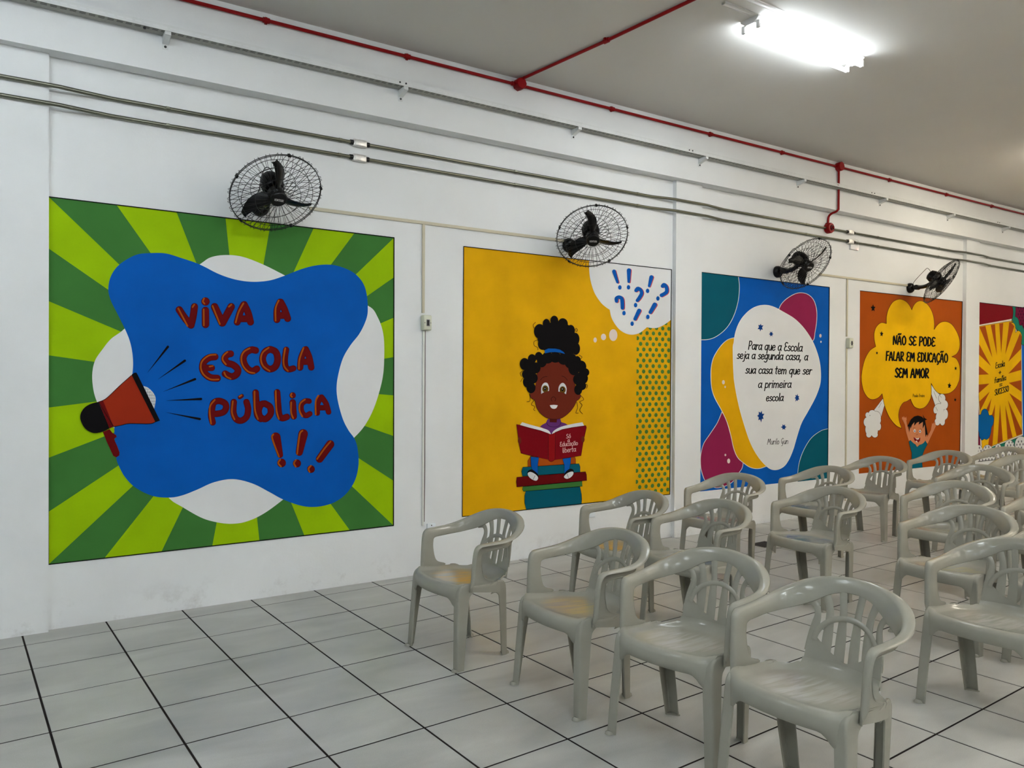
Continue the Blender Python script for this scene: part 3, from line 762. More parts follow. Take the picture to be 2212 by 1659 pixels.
for i, (x, y, yaw, sm, lab) in enumerate(CHAIRS):
    c = proto if i == 0 else copy_tree(proto)
    c.location = (x, y, 0); c.rotation_euler = (0, 0, math.radians(yaw)); c['label'] = lab
    for ch in COL.objects:
        if ch.parent == c and ch.name.split('.')[0] == 'seat': ch.material_slots[0].material = SM[sm]
# ------------------------------------------------------------------ murals: flat paint on the wall plane
class T:
    def __init__(s, x, y, k): s.x, s.y, s.k = x, y, k
    def __call__(s, p): return (s.x+p[0]/s.k, s.y+p[1]/s.k)
IDT = T(0, 0, 1)
YM = YW
def paint(name, rgb, noise=.05):
    return mat('paint_'+name, rgb, .62, .06, noise=noise, nscale=3.5, bump=.15, bscale=70, k=MK)
def W3(p, layer): return onY(p[0], p[1], YM-.0012-.0008*layer)
def add_poly(mb, px, layer):
    """px: outline in photo pixels"""
    pts = [W3(p, layer) for p in px]
    flat = [Vector((p.x, p.z, 0)) for p in pts]
    tris = tessellate_polygon([flat])
    mb.add(pts, [t for t in tris])
def fix_dir(mb):
    out = []
    for f in mb.f:
        a, b, c = (Vector(mb.v[i]) for i in f[:3])
        out.append(f if (b-a).cross(c-a).y < 0 else tuple(reversed(f)))
    mb.f = out
def fin(mb, name, m, parent):
    fix_dir(mb); me = mb.mesh(name, m, fix=False); return link(name, me, parent)
def poly(name, tr, pts, m, layer, parent, sm=False):
    if sm: pts = [tuple(v) for v in cr(pts, 8, True)]
    mb = MB(); add_poly(mb, [tr(p) for p in pts], layer); return fin(mb, name, m, parent)
def pieces(*segs):
    """joins smooth arcs that meet at corners"""
    out = []
    for s in segs: out += [tuple(v) for v in cr(s, 8)]
    r = [out[0]]
    for p in out[1:]:
        if (p[0]-r[-1][0])**2+(p[1]-r[-1][1])**2 > .01: r.append(p)
    return r
SEQ = [0]
def stroke_px(mb, px, w, layer, closed=False):
    """px centre line, w width in px (a number or one per point)"""
    n = len(px); ws = w if isinstance(w, list) else [w]*n
    P = [Vector((p[0], p[1])) for p in px]; L = []; R = []
    for i in range(n):
        a = P[(i-1) % n] if (i or closed) else P[0]; b = P[(i+1) % n] if (i < n-1 or closed) else P[-1]
        t = (b-a); t = t.normalized() if t.length > 1e-6 else Vector((1, 0)); nn = Vector((-t.y, t.x))*ws[i]/2
        L.append(P[i]+nn); R.append(P[i]-nn)
    layer = layer+(SEQ[0] % 8)*.011; SEQ[0] += 1
    v = [W3(q, layer+.1*i/n) for i, q in enumerate(L)]+[W3(q, layer+.1*i/n) for i, q in enumerate(R)]
    mb.add(v, [(i, (i+1) % n, n+(i+1) % n, n+i) for i in range(n if closed else n-1)])
    if not closed:
        for c, r, k in ((P[0], ws[0]/2, .012), (P[-1], ws[-1]/2, .112)): disc(mb, c, r, r, layer+k, 16, 0, 0)
def disc(mb, c, rx, ry, layer, n=16, ang=0, seq=1):
    if seq: layer += (SEQ[0] % 14)*.013; SEQ[0] += 1
    ca, sa = math.cos(ang), math.sin(ang)
    v = [W3((c[0]+rx*math.cos(a)*ca-ry*math.sin(a)*sa, c[1]+rx*math.cos(a)*sa+ry*math.sin(a)*ca), layer) for a in [2*math.pi*k/n for k in range(n)]]
    mb.add(v, [tuple(range(n))])
def strokes(name, tr, lists, w, m, layer, parent, sm=True):
    mb = MB()
    for l in lists:
        ww = w; pts = l
        if isinstance(l, tuple): pts, ww = l
        n = 6
        c = [tuple(v) for v in cr(pts, n)] if (sm and len(pts) > 2) else [tuple(p) for p in pts]
        if isinstance(ww, (list,)):
            if len(c) != len(pts): ww = [v.x for v in cr([(q, 0) for q in ww], n)]
            ww = [q/tr.k for q in ww]
        else: ww = ww/tr.k
        stroke_px(mb, [tr(p) for p in c], ww, layer)
    return fin(mb, name, m, parent)
def outline(name, tr, pts, w, m, layer, parent, sm=True, closed=True):
    if sm: pts = [tuple(v) for v in cr(pts, 8, closed)]
    mb = MB(); stroke_px(mb, [tr(p) for p in pts], w/tr.k, layer, closed); return fin(mb, name, m, parent)
def ellipses(name, tr, L, m, layer, parent, n=18):
    mb = MB()
    for e in L:
        c = tr(e[:2]); disc(mb, c, e[2]/tr.k, e[3]/tr.k, layer, n, e[4] if len(e) > 4 else 0)
    return fin(mb, name, m, parent)
def mural(label):
    return empty('wall_mural', (0, 0, 0), 0, label, 'mural')
BLACK = paint('black', (14, 12, 14), .02); WHITE = paint('white', (214, 215, 216), .02)
LIME = paint('lime', (146, 182, 8), .07); GREEN = paint('green', (60, 114, 52), .06); BLUE = paint('blue', (8, 86, 172), .07)
DRED = paint('deep_red', (98, 10, 12), .05); ORNG = paint('orange_line', (158, 76, 12)); ORED = paint('orange_red', (148, 42, 20))
YEL = paint('yellow', (214, 160, 12), .08); YEL2 = paint('golden', (224, 172, 10), .06); TEAL = paint('teal', (6, 86, 104), .05)
MAG = paint('magenta', (138, 34, 74), .05); RUST = paint('burnt_orange', (160, 72, 14), .06); PURP = paint('purple', (98, 48, 110))
SKIN = paint('brown_skin', (104, 38, 24), .03); SKIN2 = paint('tan_skin', (200, 128, 88), .03); SHIRT = paint('petrol', (4, 98, 120))
CREAM = paint('cream', (226, 216, 202)); PINKW = paint('pinkish_white', (214, 198, 192)); NAVY = paint('navy', (14, 58, 128)); IRIS = paint('iris', (92, 66, 14)); GRY = paint('grey_dot', (112, 112, 122)); TEALG = paint('sea_green', (24, 118, 98)); DMAG = paint('dark_magenta', (112, 14, 52)); BRED = paint('brick', (118, 8, 20))

# ---- stroke font (x right, y up, cap height 1, small letters .6)
GL = {
'a': (.54, [[(.44, .5), (.28, .6), (.1, .48), (.06, .22), (.16, .03), (.32, .08), (.43, .3)], [(.47, .6), (.43, .25), (.5, 0)]]),
'b': (.52, [[(.1, 1), (.08, .02)], [(.09, .38), (.26, .58), (.44, .42), (.42, .12), (.24, 0), (.09, .1)]]),
'c': (.46, [[(.42, .5), (.26, .6), (.08, .42), (.08, .15), (.24, 0), (.42, .1)]]),
'd': (.54, [[(.44, .48), (.26, .6), (.07, .38), (.1, .07), (.27, .02), (.43, .25)], [(.47, 1), (.45, .2), (.5, 0)]]),
'e': (.48, [[(.08, .3), (.38, .34), (.37, .54), (.22, .6), (.07, .4), (.09, .1), (.26, 0), (.43, .12)]]),
'f': (.4, [[(.42, .92), (.28, 1), (.18, .8), (.15, 0)], [(.02, .58), (.36, .58)]]),
'g': (.54, [[(.43, .5), (.26, .6), (.07, .38), (.13, .06), (.32, .08), (.43, .3)], [(.46, .6), (.42, -.15), (.26, -.36), (.06, -.28)]]),
'i': (.22, [[(.11, .6), (.1, 0)], [(.13, .83), (.135, .87)]]),
'j': (.28, [[(.2, .6), (.17, -.2), (.0, -.34)], [(.22, .83), (.225, .87)]]),
'l': (.22, [[(.12, 1), (.1, .12), (.18, 0)]]),
'm': (.78, [[(.08, .6), (.07, 0)], [(.08, .38), (.22, .58), (.36, .45), (.36, 0)], [(.37, .38), (.52, .58), (.66, .45), (.66, 0)]]),
'n': (.52, [[(.08, .6), (.07, 0)], [(.08, .36), (.26, .58), (.42, .42), (.42, 0)]]),
'o': (.5, [[(.25, .6), (.08, .42), (.09, .12), (.25, 0), (.41, .14), (.41, .44), (.25, .6)]]),
'p': (.52, [[(.1, .6), (.05, -.36)], [(.09, .4), (.26, .6), (.43, .42), (.41, .12), (.24, 0), (.09, .12)]]),
'q': (.54, [[(.43, .5), (.26, .6), (.07, .38), (.12, .06), (.3, .06), (.42, .28)], [(.46, .6), (.4, -.38)]]),
'r': (.38, [[(.09, .6), (.07, 0)], [(.08, .32), (.2, .55), (.36, .56)]]),
's': (.42, [[(.38, .52), (.24, .6), (.1, .48), (.2, .33), (.35, .2), (.28, .03), (.04, .06)]]),
't': (.38, [[(.19, .9), (.15, .12), (.26, 0)], [(.02, .62), (.36, .64)]]),
'u': (.52, [[(.08, .6), (.09, .14), (.22, 0), (.38, .12), (.42, .6)], [(.43, .6), (.45, 0)]]),
'v': (.48, [[(.05, .6), (.22, 0), (.42, .6)]]),
'A': (.6, [[(.04, 0), (.28, 1), (.5, 0)], [(.13, .36), (.43, .36)]]),
'C': (.52, [[(.46, .85), (.3, 1), (.08, .7), (.08, .28), (.26, 0), (.48, .14)]]),
'D': (.56, [[(.1, 1), (.1, 0)], [(.1, .98), (.36, .88), (.48, .5), (.36, .1), (.1, .02)]]),
'E': (.5, [[(.44, .92), (.24, 1), (.1, .8), (.2, .56), (.36, .52), (.16, .48), (.06, .2), (.2, 0), (.46, .1)]]),
'F': (.46, [[(.12, 1), (.08, 0)], [(.12, .96), (.42, 1)], [(.1, .55), (.36, .58)]]),
'G': (.56, [[(.46, .85), (.3, 1), (.08, .7), (.1, .28), (.3, .1), (.44, .4), (.26, .42)], [(.44, .4), (.38, -.2), (.2, -.3)]]),
'L': (.44, [[(.12, 1), (.08, .1), (.4, .06)]]),
'M': (.74, [[(.05, 0), (.16, 1), (.35, .3), (.56, 1), (.64, 0)]]),
'N': (.58, [[(.07, 0), (.1, .98), (.42, .04), (.5, 1)]]),
'O': (.58, [[(.28, 1), (.08, .72), (.1, .22), (.28, 0), (.48, .24), (.47, .74), (.28, 1)]]),
'P': (.52, [[(.12, 1), (.08, 0)], [(.1, .96), (.34, .98), (.45, .75), (.32, .48), (.1, .44)]]),
'R': (.54, [[(.1, 1), (.08, 0)], [(.1, .96), (.34, .98), (.43, .75), (.3, .5), (.12, .46), (.46, 0)]]),
'S': (.5, [[(.44, .86), (.28, 1), (.1, .78), (.24, .52), (.42, .3), (.3, .02), (.05, .12)]]),
'V': (.54, [[(.04, 1), (.27, 0), (.5, 1)]]), 'T': (.5, [[(.25, 1), (.25, 0)], [(.03, 1), (.47, 1)]]), 'I': (.24, [[(.12, 1), (.12, 0)]]),
'U': (.56, [[(.08, 1), (.09, .22), (.26, 0), (.44, .22), (.48, 1)]]),
'+': (.56, [[(.28, .7), (.28, .1)], [(.05, .4), (.5, .4)]]), '=': (.56, [[(.06, .55), (.5, .6)], [(.06, .2), (.5, .25)]]), ',': (.3, [[(.14, .06), (.05, -.25)]]), ' ': (.34, [])}
def accent(ch, kind):
    w, s = GL[ch]; up = ch.isupper(); y = 1.14 if up else .78; s = list(s)
    if kind == '~': s.append([(.1, y), (.2, y+.09), (.32, y+.03), (.44, y+.1)])
    if kind == "'": s.append([(.22, y), (.34, y+.2)])
    if kind == ',': s.append([(.26, -.02), (.32, -.16), (.18, -.26)])
    return (w, s)
GL['Ã'] = accent('A', '~'); GL['ã'] = accent('a', '~'); GL['Ç'] = accent('C', ','); GL['ç'] = accent('c', ','); GL['ó'] = accent('o', "'"); GL['í'] = (.26, [[(.11, .6), (.1, 0)], [(.13, .75), (.24, .95)]])
def text(name, tr, s, a, b, h, w, m, layer, parent, slant=0, rnd=.0):
    """writes s from baseline point a to b (crop px), cap height h, pen width w; one part per word"""
    tot = sum(GL[c][0] for c in s); dx, dy = b[0]-a[0], b[1]-a[1]; x = 0; mb = MB(); used = False
    def flush():
        nonlocal mb, used
        if used: fin(mb, name, m, parent)
        mb = MB(); used = False
    for c in s:
        wd_, st = GL[c]
        if c == ' ': flush()
        sc = dx/tot
        for l in st:
            pts = []
            for q in (cr(l, 4) if len(l) > 2 else [Vector(v) for v in l]):
                t = (x+q[0])*sc/dx; pts.append((a[0]+dx*t+slant*q[1]*h, a[1]+dy*t-q[1]*h))
            stroke_px(mb, [tr(p) for p in pts], w/tr.k, layer); used = True
        x += wd_
    flush()

# ================= mural 1: green rays, blue blob, megaphone
m1 = mural('large green striped mural with blue blob and megaphone reading VIVA A ESCOLA PÚBLICA')
C1 = T(0, 380, 2.4578); R3 = T(0, 900, 2.1856)
q = [(102.9, 424.8), (851.2, 513.5), (850, 1135.2), (104.8, 1219.4)]
poly('background', IDT, q, LIME, 0, m1)
cen = C1((1290, 1100))
def L1(y): return (102.9+1.9*(y-424.8)/794.6, y)
def R1(y): return (851.2-1.2*(y-513.5)/621.7, y)
top = [C1(p) for p in ((258, 111), (618, 153), (937, 191), (1197, 222), (1437, 250), (1665, 277), (1882, 303))]
bot = [R3(p) for p in ((493, 668), (762, 638), (1002, 611), (1225, 586), (1437, 562), (1652, 538))]
def onedge(p, a, b): return (p[0], a[1]+(b[1]-a[1])*(p[0]-a[0])/(b[0]-a[0]))
top = [onedge(p, q[0], q[1]) for p in top]; bot = [onedge(p, q[3], q[2]) for p in bot]
wed = [(L1(535.4), L1(649.8)), (L1(767.3), L1(880.5)), (L1(989.2), L1(1105.9)), (q[3], bot[0]), (bot[1], bot[2]), (bot[3], bot[4]), (bot[5], q[2]),
       (R1(1038.6), R1(942)), (R1(854), R1(771.4)), (R1(686), R1(599)), (q[1], top[6]), (top[5], top[4]), (top[3], top[2]), (top[1], top[0])]
for a, b in wed: poly('ray', IDT, [a, b, cen], GREEN, 1, m1)
poly('white_blob', C1, [(1060, 470), (1120, 432), (1200, 420), (1290, 430), (1400, 472), (1510, 527), (1650, 600), (1800, 640), (1955, 690), (2005, 750), (2035, 840), (2040, 960), (2030, 1080), (1990, 1220), (1940, 1320), (1880, 1390),
     (1780, 1480), (1640, 1600), (1502, 1719), (1395, 1796), (1305, 1836), (1226, 1847), (1147, 1838), (1068, 1814), (967, 1757), (897, 1710), (820, 1600), (740, 1450), (640, 1370), (560, 1290), (515, 1200), (495, 1130), (490, 1050), (505, 980), (545, 920), (590, 865), (660, 812), (760, 700), (900, 580)], WHITE, 2, m1, True)
bl = [(575, 600), (590, 530), (635, 470), (720, 420), (800, 410), (880, 412), (960, 435), (1060, 470), (1160, 520), (1250, 550), (1340, 562), (1430, 555), (1510, 530), (1600, 495), (1680, 475), (1760, 472), (1830, 490), (1885, 520), (1925, 565), (1945, 620), (1953, 700), (1945, 760), (1910, 835), (1860, 900), (1820, 970), (1795, 1060), (1787, 1130), (1795, 1200), (1820, 1290), (1850, 1350), (1882, 1395)]
def r2c(p): a = R3(p); return ((a[0]-C1.x)*C1.k, (a[1]-C1.y)*C1.k)
bl += [r2c(p) for p in ((1688, 150), (1693, 220), (1680, 290), (1650, 345), (1610, 385), (1560, 412), (1490, 426), (1420, 420), (1335, 390), (1270, 355), (1190, 315), (1100, 295), (1010, 310), (930, 345), (860, 372), (800, 382), (720, 374), (640, 335), (590, 285), (560, 230), (548, 190), (543, 120))]
bl += [(607, 1360), (612, 1320), (640, 1260), (685, 1150), (704, 1040), (705, 960), (690, 880), (660, 805), (620, 725), (588, 660)]
poly('blue_blob', C1, bl, BLUE, 3, m1, True)
for a, b in ((q[0], q[1]), (q[1], q[2]), (q[3], q[2]), (q[0], q[3])):
    mb = MB(); stroke_px(mb, [a, b], 2.2, 4); fin(mb, 'border_line', BLACK, m1)
MG = T(160, 730, 6.1437)
horn = pieces([(325, 850), (400, 820), (470, 765), (600, 640), (768, 490)], [(768, 490), (1082, 1112)], [(1082, 1112), (1020, 1137), (860, 1138), (720, 1138), (620, 1160), (525, 1178)], [(525, 1178), (325, 850)])
poly('megaphone_handle', MG, [(383, 1248), (470, 1210), (510, 1260), (560, 1290), (565, 1315), (530, 1340), (570, 1430), (605, 1520), (600, 1560), (560, 1585), (520, 1565), (440, 1390)], DRED, 5, m1)
g = poly('megaphone_grille', MG, pieces([(920, 638), (980, 660), (1040, 715), (1078, 780), (1080, 850), (1062, 940)]), WHITE, 5, m1)
gl = []
for i in range(5): gl.append([(950+i*28, 655+i*25), (950+i*28, 700+i*70 if i < 4 else 900)])
for i in range(7): gl.append([(935+i*22, 680+i*40), (min(1078, 1000+i*30), 680+i*40)])
strokes('grille_line', MG, gl, 4, GRY, 6, m1, False)
poly('megaphone_horn', MG, horn, ORED, 6, m1)
outline('horn_line', MG, horn, 8, BLACK, 7, m1, False)
poly('megaphone_band', MG, [(325, 850), (383, 828), (525, 1175), (470, 1200)], DRED, 7, m1)
poly('megaphone_rim', MG, [(765, 485), (800, 462), (828, 460), (845, 490), (1140, 1097), (1082, 1117)], BLACK, 8, m1)
poly('megaphone_back', MG, pieces([(322, 848), (230, 872), (150, 915), (100, 978), (82, 1040), (90, 1100), (130, 1180), (190, 1235), (270, 1262), (370, 1247), (470, 1200)], [(470, 1200), (322, 848)]), BLACK, 8, m1)
for a, b in (((975, 460), (1245, 117)), ((1115, 548), (1470, 302)), ((1185, 712), (1606, 547)), ((1228, 832), (1685, 810)), ((1225, 988), (1668, 1076))):
    strokes('sound_line', MG, [([a, b], [2, 32])], 0, BLACK, 5, m1, False)
LT = T(370, 630, 6.1444); L8 = T(560, 850, 8.73)
LET = [
 (LT, 88, [[(105, 240), (180, 350), (255, 440)], [(262, 445), (290, 330), (308, 200)]], [[(92, 222), (215, 455)], [(283, 205), (305, 172)]]),
 (LT, 92, [[(453, 250), (455, 435)]], [[(430, 235), (432, 448)]]), (LT, 104, [[(453, 130), (455, 131)]], [[(435, 90), (420, 130), (440, 158)]]),
 (LT, 92, [[(575, 200), (675, 415)], [(680, 415), (795, 200)]], [[(548, 190), (645, 430)], [(765, 200), (798, 172)]]),
 (LT, 84, [[(875, 405), (915, 270), (960, 175)], [(968, 170), (1020, 280), (1052, 405)], [(905, 360), (1030, 360)]], [[(855, 408), (895, 270), (958, 155)]]),
 (LT, 84, [[(1402, 372), (1405, 240), (1445, 138)], [(1452, 138), (1500, 230), (1545, 358)], [(1410, 316), (1510, 316)]], [[(1385, 385), (1385, 220), (1425, 118)]]),
 (LT, 86, [[(580, 865), (500, 878), (430, 935), (415, 1020), (450, 1090), (520, 1140), (612, 1150)], ([(450, 1010), (538, 1012)], 78)], [[(590, 836), (500, 848), (412, 920), (392, 1010), (430, 1100), (520, 1163), (628, 1165)], [(508, 995), (552, 985)]]),
 (LT, 84, [[(788, 825), (740, 838), (705, 890), (740, 945), (820, 972), (882, 1030), (872, 1090), (820, 1125), (770, 1120), (715, 1090)]], [[(745, 800), (692, 850), (682, 905), (725, 965)], [(702, 1072), (730, 1125), (788, 1157)]]),
 (LT, 84, [[(1120, 780), (1060, 772), (990, 810), (955, 880), (970, 960), (1020, 1030), (1080, 1055), (1135, 1025)]], [[(1040, 752), (962, 800), (930, 880), (950, 980), (1020, 1060), (1105, 1082)]]),
 (LT, 84, [[(1313, 765), (1245, 800), (1212, 895), (1245, 990), (1313, 1028), (1385, 990), (1412, 895), (1385, 800), (1313, 765)]], [[(1292, 745), (1212, 810), (1190, 900), (1222, 990), (1305, 1052)]]),
 (LT, 74, [[(1525, 770), (1508, 900), (1520, 1000), (1560, 1032), (1620, 1018)]], [[(1513, 750), (1490, 900), (1500, 990), (1548, 1052)]]),
 (LT, 78, [[(1710, 1008), (1725, 880), (1775, 768)], [(1785, 765), (1830, 870), (1858, 1006)], [(1730, 930), (1835, 930)]], [[(1695, 1025), (1702, 900), (1755, 745)]]),
 (LT, 78, [[(535, 1560), (530, 1650), (550, 1735)], [(537, 1580), (560, 1480), (630, 1450), (710, 1480), (728, 1540), (690, 1600), (600, 1622), (540, 1610)]], [[(577, 1438), (520, 1510), (510, 1600), (528, 1752)]]),
 (LT, 78, [[(830, 1465), (825, 1600), (860, 1690), (930, 1712), (1000, 1660), (1020, 1560), (998, 1465)]], [[(817, 1455), (805, 1600), (840, 1695)]]), (LT, 44, [[(908, 1403), (938, 1383)]], [[(905, 1392), (932, 1375)]]),
 (LT, 80, [[(1120, 1340), (1130, 1500), (1142, 1640), (1190, 1690)], [(1240, 1485), (1310, 1530), (1318, 1620), (1250, 1690), (1180, 1660), (1160, 1580), (1190, 1500), (1240, 1485)]], [[(1105, 1325), (1110, 1560), (1150, 1690)]]),
 (LT, 78, [[(1405, 1335), (1418, 1500), (1432, 1630), (1470, 1680), (1535, 1662)]], [[(1387, 1315), (1395, 1560), (1427, 1690)]]),
 (LT, 80, [[(1612, 1470), (1625, 1655)]], [[(1592, 1470), (1590, 1600), (1618, 1680)]]), (LT, 78, [[(1610, 1377), (1611, 1377)]], [[(1597, 1352), (1586, 1378), (1602, 1398)]]),
 (L8, 96, [[(940, 145), (870, 142), (800, 200), (790, 300), (830, 390), (890, 415), (955, 382)]], [[(862, 113), (772, 190), (760, 320), (812, 432)]]),
 (L8, 96, [[(1095, 370), (1100, 200), (1165, 70)], [(1178, 68), (1260, 190), (1308, 350)], [(1100, 272), (1265, 268)]], [[(1115, 42), (1065, 150), (1066, 395)]]),
 (L8, 96, [([(312, 825), (395, 1160)], [176, 104])], [[(265, 772), (246, 850), (372, 1192)]]), (L8, 160, [[(420, 1310), (421, 1310)]], [[(395, 1248), (358, 1310), (410, 1378)]]),
 (L8, 96, [([(828, 762), (755, 1110)], [174, 128])], [[(815, 702), (762, 780), (715, 1142)]]), (L8, 148, [[(710, 1318), (711, 1318)]], [[(692, 1255), (655, 1315), (688, 1380)]]),
 (L8, 96, [([(1338, 958), (1138, 1235)], [150, 136])], [[(1345, 905), (1230, 1040), (1092, 1235)]]), (L8, 138, [[(976, 1425), (977, 1427)]], [[(975, 1362), (930, 1420), (950, 1480)]]),
]
for tr_, w, st, hi in LET:
    mb = MB(); o_ = strokes('letter_outline', tr_, [(l[0], [x+9 for x in l[1]]) if isinstance(l, tuple) and isinstance(l[1], list) else ((l[0], l[1]+9) if isinstance(l, tuple) else l) for l in st], w+9, paint('dark_outline', (40, 6, 30)), 4.0, m1)
    o_.name = 'letter_shadow'
    o_ = strokes('letter', tr_, st, w, DRED, 5, m1)
    h = strokes('highlight', tr_, hi, 21 if tr_ is LT else 30, ORNG, 6, o_)

# ================= mural 2: girl reading on books
m2 = mural('yellow mural of a curly haired girl reading a red book on stacked books')
C4 = T(960, 500, 2.6333); TH = T(1100, 670, 7.215); TB = T(1100, 860, 6.635); TQ = T(1260, 560, 8.295)
q2 = [(1001.8, 532.3), (1450.5, 582.4), (1447, 1067.8), (998.7, 1116)]
poly('background', IDT, q2, YEL, 0, m2)
# polka dots
mb = MB(); pa = onY(*TQ((955, 1420))); xl = pa.x; xr = onY(*q2[2]).x
zt = onY(*TQ((1083, 1420))).z; zp = onY(*TQ((1083, 1420))).z-onY(*TQ((1083, 1617))).z
xp = (onY(*TQ((1420, 1445))).x-onY(*TQ((1083, 1420))).x)/3; x0_ = onY(*TQ((1083, 1420))).x
for r in range(-6, 42):
    z = zt-r*zp/2
    if z < .425+.03: continue
    for c in range(-3, 6):
        x = x0_+(c+(.5 if r % 2 else 0))*xp
        P = [(x+xp*.27*math.cos(a), z+zp*.19*math.sin(a)) for a in [2*math.pi*k/12 for k in range(12)]]
        P = clip(P, 0, xl, False) if P else P
        if len(P) >= 3: P = clip(P, 0, xr-.012, True)
        if len(P) >= 3: mb.add([(a, YM-.0012-.0008, b) for a, b in P], [tuple(range(len(P)))])
fin(mb, 'polka_dots', paint('dot_green', (74, 118, 50)), m2)
poly('thought_cloud', TQ, pieces([(110, -2), (106, 180), (130, 380), (200, 600), (310, 770), (400, 855), (475, 905)], [(475, 905), (500, 1030), (560, 1150), (650, 1260), (760, 1330), (880, 1352), (1000, 1325), (1080, 1270), (1140, 1217)], [(1140, 1217), (1220, 1232), (1320, 1230), (1420, 1190), (1500, 1140), (1570, 1085)], [(1570, 1085), (1580, 188)]), WHITE, 2, m2)
ellipses('thought_bubble', TQ, [(213, 1447, 30, 45)], PINKW, 2, m2); ellipses('thought_bubble', TQ, [(362, 1393, 46, 58)], PINKW, 2, m2); ellipses('thought_bubble', TQ, [(537, 1360, 74, 106)], PINKW, 2, m2)
MK_ = [([([(550, 217), (613, 412)], [66, 46])], (655, 505)), ([([(818, 200), (815, 402)], [78, 50])], (810, 503)), ([([(1220, 322), (1180, 480)], [74, 46])], (1152, 567)),
       ([([(596, 750), (597, 702), (640, 678), (688, 705), (700, 780), (702, 872)], [62, 70, 62, 66, 68, 66])], (730, 965)), ([([(946, 558), (980, 527), (1030, 555), (1045, 615), (1005, 690), (968, 738)], [64, 72, 62, 66, 66, 60])], (937, 822)),
       ([([(1000, 922), (928, 1070)], [74, 62])], (875, 1155)), ([([(1420, 482), (1448, 460), (1490, 505), (1494, 580), (1450, 620), (1402, 645)], [66, 72, 66, 68, 66, 68])], (1337, 703)), ([([(1280, 815), (1202, 950)], [80, 64])], (1157, 1033))]
RSH = paint('red_shadow', (196, 70, 60))
for st, d in MK_:
    def sh(l): return ([(a+13, b+5) for a, b in l[0]], l[1])
    strokes('mark_shadow', TQ, [sh(l) for l in st], 0, RSH, 3, m2)
    strokes('question_mark' if len(st[0][0]) > 2 else 'exclamation_mark', TQ, st, 0, BLUE, 4, m2)
    ellipses('mark_dot', TQ, [(d[0], d[1], 31, 41)], BLUE, 4, m2)
for a, b in ((q2[0], q2[1]), (q2[1], q2[2]), (q2[3], q2[2]), (q2[0], q2[3])):
    mb = MB(); stroke_px(mb, [a, b], 1.6, 5); fin(mb, 'border_line', BLACK, m2)
def book(pts, m, l=3):
    poly('painted_book', TB, pts, m, l, m2); outline('book_line', TB, pts, 5, BLACK, l+.5, m2, False)
book([(236, 1335), (1015, 1270), (1035, 1380), (1040, 1450), (1035, 1520), (245, 1601), (222, 1500), (222, 1400)], TEAL, 2)
book([(265, 900), (305, 832), (935, 832), (950, 870), (955, 940), (265, 985)], RUST, 2)
book([(195, 990), (1000, 940), (1015, 980), (1018, 1060), (188, 1120), (178, 1050)], TEAL, 3)
book([(108, 1135), (1095, 1055), (1108, 1100), (1113, 1180), (106, 1272), (102, 1200)], DRED, 4)
book([(195, 1270), (1045, 1190), (1048, 1262), (205, 1337), (190, 1310)], GREEN, 3)
for lg in ([(308, 840), (425, 850), (410, 950), (412, 1090), (330, 1030), (312, 960)], [(765, 870), (885, 850), (880, 930), (862, 1020), (790, 1085), (790, 960)]):
    poly('trouser_leg', TB, lg, BLUE, 5, m2); outline('leg_line', TB, lg, 4, BLACK, 5.5, m2, False)
poly('shoe', TB, [(262, 1090), (270, 1045), (320, 1022), (370, 1050), (412, 1095), (415, 1150), (330, 1130)], BLACK, 6, m2, True)
poly('shoe_toe', TB, [(265, 1080), (300, 1058), (350, 1075), (400, 1115), (413, 1150), (390, 1182), (340, 1172), (285, 1130)], WHITE, 6.5, m2, True)
poly('shoe', TB, [(788, 1110), (810, 1055), (870, 1012), (915, 1025), (928, 1065), (900, 1100), (840, 1130)], BLACK, 6, m2, True)
poly('shoe_toe', TB, [(785, 1130), (820, 1085), (880, 1055), (918, 1058), (915, 1095), (880, 1135), (825, 1156)], WHITE, 6.5, m2, True)
strokes('shoe_line', TB, [[(372, 1108), (340, 1172)], [(832, 1088), (850, 1145)]], 5, BLACK, 7, m2, False)
poly('jumper', TB, [(440, 407), (480, 378), (530, 352), (545, 310), (575, 288), (730, 288), (745, 345), (800, 360), (845, 388), (730, 440), (605, 530), (520, 450)], PURP, 3, m2)
poly('neck', TB, [(580, 290), (686, 290), (680, 350), (580, 345)], paint('neck_brown', (80, 22, 14)), 3.5, m2)
strokes('collar_line', TB, [[(535, 340), (560, 392), (640, 415), (715, 395), (745, 345)]], 5, BLACK, 4, m2)
poly('book_page', TB, pieces([(155, 385), (185, 345)], [(185, 345), (300, 380), (450, 422), (560, 462), (600, 520)], [(600, 520), (560, 505), (400, 460), (155, 385)]), WHITE, 4.5, m2)
poly('book_page', TB, pieces([(607, 522), (640, 468), (740, 412), (900, 372), (1050, 346)], [(1050, 346), (1072, 395)], [(1072, 395), (900, 422), (750, 450), (607, 522)]), WHITE, 4.5, m2)
for c_ in ([(105, 375), (150, 385), (300, 428), (450, 465), (562, 505), (562, 882), (400, 845), (168, 790), (140, 650)], [(656, 490), (760, 448), (900, 420), (1100, 392), (1108, 420), (1060, 640), (1030, 825), (850, 852), (655, 885)]):
    poly('book_cover', TB, c_, BRED, 5.6, m2); outline('book_line', TB, c_, 4, BLACK, 5.8, m2, False)
sp = [(560, 505), (600, 520), (662, 490), (656, 882), (625, 905), (600, 912), (575, 902), (562, 882)]
poly('book_spine', TB, sp, paint('spine_red', (132, 14, 18)), 6, m2); outline('spine_line', TB, sp, 4, BLACK, 6.2, m2, False)
ellipses('hand', TB, [(150, 607, 24, 50)], SKIN, 6, m2); ellipses('hand', TB, [(1057, 590, 24, 46)], SKIN, 6, m2)
PALE = paint('pale_pink', (214, 170, 168))
